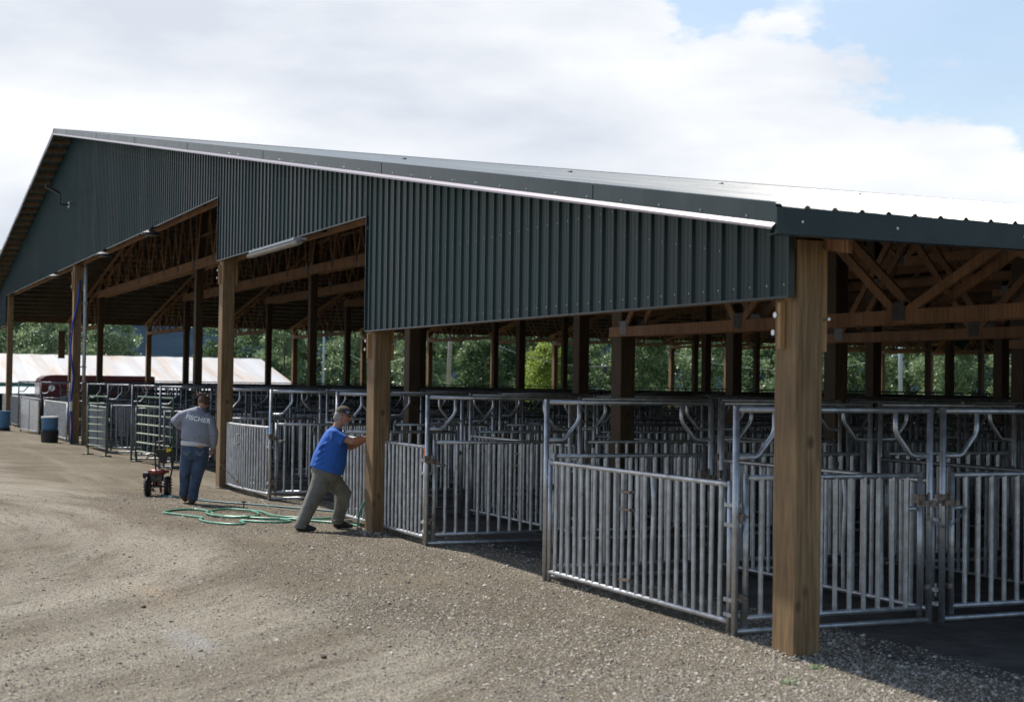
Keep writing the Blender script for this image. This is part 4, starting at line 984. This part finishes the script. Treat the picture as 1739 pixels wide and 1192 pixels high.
b = MB(); b.box(-.10, .10, -.02, .14, .24, .37); b.cyl((-.10, .05, .30), (-.15, .05, .30), .05, 14)
for i in range(6): b.box(-.11, .11, -.03, .15, .25 + i * .02, .256 + i * .02)
b.build('engine_block', ENG, tz)
b = MB(); b.cyl((-.22, .0, .345), (-.12, .0, .345), .058, 14); b.build('muffler', BLACKM, tz)
b = MB(); b.cyl((.02, .05, .485), (.02, .05, .51), .035, 12); b.cyl((.1, .02, .42), (.1, .02, .45), .03, 12); b.build('fuel_cap', BLACKM, tz)
b = MB(); b.box(-.06, .06, .02, .20, .13, .24); b.tube([(0, .2, .15), (0, .34, .12), (0, .38, .02)], .025, 8); b.build('gearbox', REDP, tz)
b = MB()
for x_ in (-.12, .12):
    for i in range(4):
        a_ = i * math.pi / 2 + .4; b.tube([(x_, .32, .13), (x_, .32 + .10 * math.cos(a_), .13 + .10 * math.sin(a_)), (x_ + .03, .32 + .125 * math.cos(a_ + .35), .13 + .125 * math.sin(a_ + .35))], .012, 6)
b.cyl((-.15, .32, .13), (.15, .32, .13), .014, 8); b.build('tines', STEEL, tz)
b = MB()
hx0, hx1 = .0, .28
b.tube([(hx0, .02, .18), (hx0, -.05, .45), (hx0 + .0, -.14, .74), (hx0 + .01, -.17, .86), (hx0 + .05, -.18, .915), (.14, -.185, .93), (hx1 - .05, -.18, .915), (hx1 - .01, -.17, .86), (hx1, -.14, .74), (hx1, -.05, .45), (hx1 - .06, .02, .20)], .014, 8); b.tube([(hx0, -.12, .68), (hx1, -.12, .68)], .011, 8)
b.build('handlebar', BLACKM, tz, True)
b = MB(); b.add([(.01, -.16, .79), (.27, -.16, .79), (.25, -.15, .67), (.20, -.14, .64), (.19, -.12, .55), (.10, -.12, .55), (.09, -.14, .64), (.03, -.15, .67), (.01, -.10, .79), (.27, -.10, .79), (.25, -.09, .67), (.20, -.08, .64), (.19, -.06, .55), (.10, -.06, .55), (.09, -.08, .64), (.03, -.09, .67)],
      [(7, 6, 5, 4, 3, 2, 1, 0), (8, 9, 10, 11, 12, 13, 14, 15)] + [(i, (i + 1) % 8, 8 + (i + 1) % 8, 8 + i) for i in range(8)]); b.build('control_panel', BLACK, tz)
b = MB(); b.add([(.205, -.185, .745), (.285, -.185, .765), (.29, -.19, .815), (.245, -.185, .80), (.215, -.19, .825)], [(0, 1, 2, 3, 4)]); yt = b.build('warning_tag', YEL, tz); yt.modifiers.new('t', 'SOLIDIFY').thickness = .003
b = MB(); b.tube([(-.14, -.16, .70), (-.08, -.15, .72), (0, -.14, .70)], .01, 6); b.tube([(-.15, -.17, .62), (-.10, -.16, .67), (-.02, -.14, .68)], .012, 6); b.build('clutch_lever', BLACKM, tz)
b = MB(); b.tube([(-.16, .1, .05), (-.22, .12, .10), (-.23, .12, .2), (-.17, .11, .26)], .012, 6); b.build('drag_bar', BLACKM, tz)

# ------------------------------------------------------------ loose stones
def stones(name, n, x0, r0, r1, smin, smax, seed):
    rr = random.Random(seed); b = MB()
    ico = [V((0, 0, 1)), V((1, 0, 0)), V((0, 1, 0)), V((-1, 0, 0)), V((0, -1, 0)), V((.1, 0, -.6))]
    F_ = [(0, 1, 2), (0, 2, 3), (0, 3, 4), (0, 4, 1), (5, 2, 1), (5, 3, 2), (5, 4, 3), (5, 1, 4)]
    cx0, cy0 = 9.336, -6.445; k = 0
    while k < n:
        rad = r0 * (r1 / r0) ** rr.random(); a_ = R(rr.uniform(128, 184)); x = cx0 + rad * math.cos(a_); y = cy0 + rad * math.sin(a_)
        if y > 1.2: continue
        rd = y + .9 * noise.noise(V((x * .3, y * .3, 1)))
        if rr.random() > min(1, max(.20, (rd + 3.1) / 1.3)): continue
        if noise.noise(V((x * .7, y * .7, 5))) < rr.uniform(-.9, .15): continue
        s_ = rr.uniform(smin, smax) * (1.0 if rr.random() < .93 else 1.9); rot = Matrix.Rotation(rr.uniform(0, 6.28), 3, 'Z') @ Matrix.Rotation(rr.uniform(-.5, .5), 3, 'X')
        z = gz(x, y); sc_ = (rr.uniform(.7, 1.3), rr.uniform(.7, 1.3), rr.uniform(.4, .9))
        b.add([rot @ V((p.x * sc_[0] * s_ * rr.uniform(.8, 1.2), p.y * sc_[1] * s_ * rr.uniform(.8, 1.2), p.z * sc_[2] * s_)) + V((x, y, z + s_ * .12)) for p in ico], F_); k += 1
    for (qx, qy, ww_, dd_) in ((-.135, .115, .15, .115), (-9.72, .13, .15, .13), (-18.375, .13, .15, .13), (-37.55, .13, .15, .13)):
        for _ in range(420):
            ex, ey = rr.choice(((1, 0), (0, -1), (0, -1), (-1, 0))); o1 = abs(rr.gauss(0, .045)) + .004; tt = rr.uniform(-1.15, 1.15)
            x = qx + (ex * (ww_ + o1) if ex else tt * ww_); y = qy + (ey * (dd_ + o1) if ey else tt * dd_)
            s_ = rr.uniform(.006, .019); rot = Matrix.Rotation(rr.uniform(0, 6.28), 3, 'Z') @ Matrix.Rotation(rr.uniform(-.8, .8), 3, 'X')
            zz = max(0, .035 - o1 * .5) * rr.random()
            b.add([rot @ V((p.x * s_, p.y * s_ * .8, p.z * s_ * .7)) + V((x, y, gz(x, y) + zz + s_ * .2)) for p in ico], F_)
    m = bpy.data.materials.new(name); m.use_nodes = True; t = m.node_tree; bs = t.nodes['Principled BSDF']; bs.inputs['Roughness'].default_value = .9
    g = t.nodes.new('ShaderNodeNewGeometry'); r_ = t.nodes.new('ShaderNodeValToRGB'); t.links.new(g.outputs['Random Per Island'], r_.inputs[0])
    r_.color_ramp.elements[0].color = (.15, .127, .098, 1); r_.color_ramp.elements[1].color = (.55, .51, .44, 1); e_ = r_.color_ramp.elements.new(.8); e_.color = (.37, .33, .265, 1); t.links.new(r_.outputs[0], bs.inputs['Base Color'])
    o = b.build(name, m); tag(o, 'loose gravel stones scattered over the yard', 'gravel', kind='stuff')
stones('gravel_stones', 85000, 0, 8.2, 27, .0045, .0125, 11)
for i, (x, y, s_, lb) in enumerate(((-4.1, -3.95, .030, 'dark clod on the pale wheel track at left'), (-10.15, .02, .055, 'dug stone lying between the man and the timber post'), (-9.35, -.15, .05, 'grey stone against the foot of the post beside the man'), (-1.2, -3.2, .028, 'small dark stone in the foreground gravel'))):
    b = MB(); b.ell((0, 0, 0), (s_, s_ * .8, s_ * .6), 8, 6)
    b.v = [tuple(V(v) * (1 + .3 * noise.noise(V(v) * 40 + V((i * 3, 0, 0))))) for v in b.v]
    o = b.build('stone', ROCK if i in (1, 2) else BOOT); o.location = (x, y, gz(x, y) + s_ * .3); tag(o, lb, 'stone')

wr = random.Random(5)
for i, (x, y) in enumerate(((.35, -.05), (.75, -.55))):
    b = MB()
    for k in range(34):
        a_ = wr.uniform(0, 6.28); l_ = wr.uniform(.02, .055); o1 = V((wr.gauss(0, .03), wr.gauss(0, .03), 0)); d_ = V((math.cos(a_) * l_ * .7, math.sin(a_) * l_ * .7, l_ * wr.uniform(.4, 1))); sdn = V((-math.sin(a_), math.cos(a_), 0)) * .006
        b.add([o1 - sdn * .4, o1 + sdn * .4, o1 + d_ * .6 + sdn, o1 + d_, o1 + d_ * .6 - sdn], [(0, 1, 2, 3, 4)])
    o = b.build('weed', LEAFS[0]); o.location = (x, y, gz(x, y)); tag(o, ('little green weed close to the foot of the nearest post', 'little green weed in front of the nearest post, furthest from it')[i], 'weed', 'weeds by the nearest post')
# ------------------------------------------------------------ beyond the barn
ow = empty('old_shed', (-98, 10, -1.1), label='low shed with a pale rust-stained metal roof beyond the barn', cat='shed')
b = MB(); XE, XR, ZE, ZR = 4.0, -8.0, 2.72, 4.75
for xx0, xx1, z0, z1, ya, yb in ((XE, XR, ZE, ZR, 13.1, 13.6),):
    n = 90; vs = []
    for j in range(n + 1):
        f = j / n; h_ = .03 * (j % 2)
        vs += [(XE, -60 + (ya + 60) * f, ZE + h_), (XR, -60 + (yb + 60) * f, ZR + h_)]
    b.add(vs, [(2 * j, 2 * j + 1, 2 * j + 3, 2 * j + 2) for j in range(n)])
b.add([(XR, -60, ZR), (XR, 13.6, ZR), (XR * 2, 11.5, ZE), (XR * 2, -60, ZE)], [(0, 1, 2, 3)])
b.build('roof', OLDROOF, ow)
b = MB(); b.box(XE - .05, XE + .06, -60, 13.0, ZE - .17, ZE - .02); b.build('eave_trim', TEAL, ow)
b = MB(); b.add([(XE + 3.2, -60, 2.05), (XE + 3.2, 8.5, 2.05), (XE, 9.5, 2.5), (XE, -60, 2.5)], [(0, 1, 2, 3)]); b.build('lean_to_roof', SHEETW, ow)
b = MB(); b.box(XR * 2 + .5, XE - .6, -60, 11.0, 0, 2.4); b.build('wall', WALLD, ow)
for k in range(9):
    b = MB(); b.box(XE + 2.9, XE + 3.1, -18 + 3.2 * k, -17.75 + 3.2 * k, -.3, 2.0); b.build('post', TANW, ow)
tb = empty('stock_trailer', (-75, 3.5, .30), 0, label='long maroon livestock trailer parked behind the far left pens', cat='trailer')
b = MB(); zt = [(0, .75), (.0, 1.45), (.10, 1.66), (.35, 1.80), (.8, 1.85), (6.0, 1.85), (6.1, 1.80), (6.1, .5), (0, .5)]
k_ = len(zt); dzz = -.02
b.add([(0, y, z + dzz) for y, z in zt] + [(-2.2, y, z + dzz) for y, z in zt], [tuple(range(k_)), tuple(range(2 * k_ - 1, k_ - 1, -1))] + [(i, k_ + i, k_ + (i + 1) % k_, (i + 1) % k_) for i in range(k_)])
b.build('body', MAROON, tb)
b = MB(); b.box(.004, .03, .0, 6.1, 1.32, 1.42); b.build('side_strip', mat('maroon_strip', (.17, .09, .09), .5), tb)
b = MB(); b.box(.004, .02, 2.0, 5.6, .98, 1.24); b.build('window', BLACKM, tb)
b = MB(); b.cyl((.004, .62, 1.12), (.03, .62, 1.12), .17, 20); b.build('round_emblem', WHITE, tb)
b = MB(); b.cyl((.02, 1.9, 1.48), (.08, 1.9, 1.48), .05, 10); b.build('marker_lamp', WHITE, tb)
for y in (2.6, 3.6):
    b = MB(); b.tube([(-.05, y + .36 * math.cos(a_), .0 + .36 * math.sin(a_)) for a_ in [2 * math.pi * q / 20 for q in range(20)]], .1, 10, closed=True); b.cyl((-.1, y, 0), (0, y, 0), .22, 16); b.build('wheel', BLACK, tb)
for k, (x, y, h_, lean, lb) in enumerate(((-88, 32.0, 9.5, .03, 'pale leaning utility pole seen between the two dark posts right of the man'), (-92, 24.4, 8.0, 0, 'thin grey utility pole seen above the man'), (-80, 64.4, 9.5, -.01, 'thin white pole seen at the right between dark barn posts'))):
    b = MB(); b.tube([(0, 0, -1.5), (lean * h_, lean * h_, h_)], .2, 12, True, radii=[.17 if k != 1 else .09, .12 if k != 1 else .06])
    o = empty('utility_pole', (x, y, 0), label=lb, cat='pole', group='utility poles'); b.build('pole', POLEM if k == 0 else CONDUIT, o, True)
    b = MB(); b.box(-.06, .06, -.9, .9, h_ - .8, h_ - .66); b.build('crossarm', POLEM, o)
for k, (a, c, sag, lb) in enumerate((((-88, 32.4, 6.2), (-86, 44, 3.4), 1.0, 'pale wire sagging between the barn posts right of the pale pole'), ((-92, 24.4, 5.4), (-88, 32, 6.4), 2.6, 'pale wire sagging above the man'), ((-84, 47, 4.5), (-80, 64.4, 4.6), 1.3, 'pale wire sagging across the trees at the right'))):
    b = MB(); a = V(a); c = V(c); b.tube([a.lerp(c, t_ / 16) - V((0, 0, sag * 4 * (t_ / 16) * (1 - t_ / 16))) for t_ in range(17)], .009, 5); tag(b.build('overhead_wire', WHITE), lb, 'wire', 'overhead wires')

# ------------------------------------------------------------ trees
def tree_proto(seed, H, Rr, leaf, nclump, per, low=.06):
    rr = random.Random(seed); t = MB(); c = MB()
    t.tube([(0, 0, -1.5), (.05, 0, H * .2), (.15, .1, H * .45), (.1, .2, H * .8)], .2, 9, True, radii=[.32, .24, .17, .05])
    cl_ = []
    for k in range(nclump):
        z = H * (low + (1 - low) * rr.random() ** .85); f = z / H; w = Rr * (math.sin(math.pi * min(1, f * .86 + .14)) ** .55) * (.8 + .4 * rr.random()); a_ = rr.uniform(0, 6.28); q = w * math.sqrt(rr.uniform(.12, 1)) * .9
        p = V((q * math.cos(a_), q * math.sin(a_), z)); cl_.append(p)
        if k % 5 == 0: t.tube([(.08, .05, max(.5, z - q * .6)), (p.x * .5, p.y * .5, z - .3), p], .05, 5, True, radii=[.08, .05, .02])
    vs = []; fs = []
    for p in cl_:
        cr_ = rr.uniform(.55, 1.15)
        for j in range(per):
            d = V((rr.gauss(0, 1), rr.gauss(0, 1), rr.gauss(0, .7))); d = d.normalized() * cr_ * rr.random() ** .4; o_ = p + d
            s_ = leaf * rr.uniform(.6, 1.3); n_ = V((rr.gauss(0, 1), rr.gauss(0, 1), rr.gauss(.5, 1))).normalized(); a1 = n_.orthogonal().normalized(); a2 = n_.cross(a1); th = rr.uniform(0, 6.28)
            u_ = a1 * math.cos(th) + a2 * math.sin(th); w_ = n_.cross(u_); i0 = len(vs)
            vs += [o_ - u_ * s_, o_ - w_ * s_ * .5, o_ + u_ * s_, o_ + w_ * s_ * .5]; fs.append((i0, i0 + 1, i0 + 2, i0 + 3))
    c.add(vs, fs); return t, c
protos = []
for seed, H, Rr, lm in ((1, 12.5, 4.2, 0), (2, 11.5, 3.8, 1), (3, 10, 3.6, 0)):
    t, c = tree_proto(seed, H, Rr, .17, 130, 95); protos.append((t, c, H))
treemesh = {}
def tree(idx, lm, loc, rz, sc, lab, group):
    root = empty('tree', loc, rz, label=lab, cat='tree', group=group); root.scale = (sc, sc, sc); t, c, H = protos[idx]
    if (idx, lm) not in treemesh:
        a = t.build('trunk', BARK, root, True); d = c.build('crown', LEAFS[lm], root); treemesh[(idx, lm)] = (a, d)
    else:
        a, d = treemesh[(idx, lm)]
        for q in (a, d): o = q.copy(); COL.objects.link(o); o.parent = root
rr = random.Random(21)
cxx, cyy = 9.336, -6.445
n_t = 0
for row, (D0, na, sh) in enumerate(((122, 19, 0), (131, 20, .5), (142, 19, .2))):
    for k in range(na):
        az = 181.5 - (k + sh) * 2.75 + rr.uniform(-.5, .5); D = D0 + rr.uniform(-3, 3)
        x = cxx + D * math.cos(R(az)); y = cyy + D * math.sin(R(az))
        if row == 0 and 167.3 < az < 170.0: continue
        if row and 166.6 < az < 171.4: continue
        if row == 0 and 153.2 < az < 155: continue
        lm = rr.choice((0, 0, 1)) if row == 0 else 1
        lab = {0: 'leafy tree in the front of the belt beyond the barn', 1: 'darker leafy tree in the middle of the belt beyond the barn', 2: 'dark leafy tree at the back of the belt beyond the barn'}[row]
        tree(rr.randrange(3), lm, (x, y, -1.1), rr.uniform(0, 6.28), (rr.uniform(.62, .78) if row == 0 else rr.uniform(.8, 1.05)) if az < 176 else rr.uniform(.95, 1.05), lab, 'trees of the belt beyond the barn')
def at(az, D): return (cxx + D * math.cos(R(az)), cyy + D * math.sin(R(az)), -1.1)
tree(2, 2, at(154.7, 108), 1.0, .58, 'bright yellow-green tree in front of the dark belt, right of the middle', None)
tree(2, 2, at(140.0, 126), 2.0, .60, 'bright yellow-green bushy tree at the right through the far end of the barn', None)
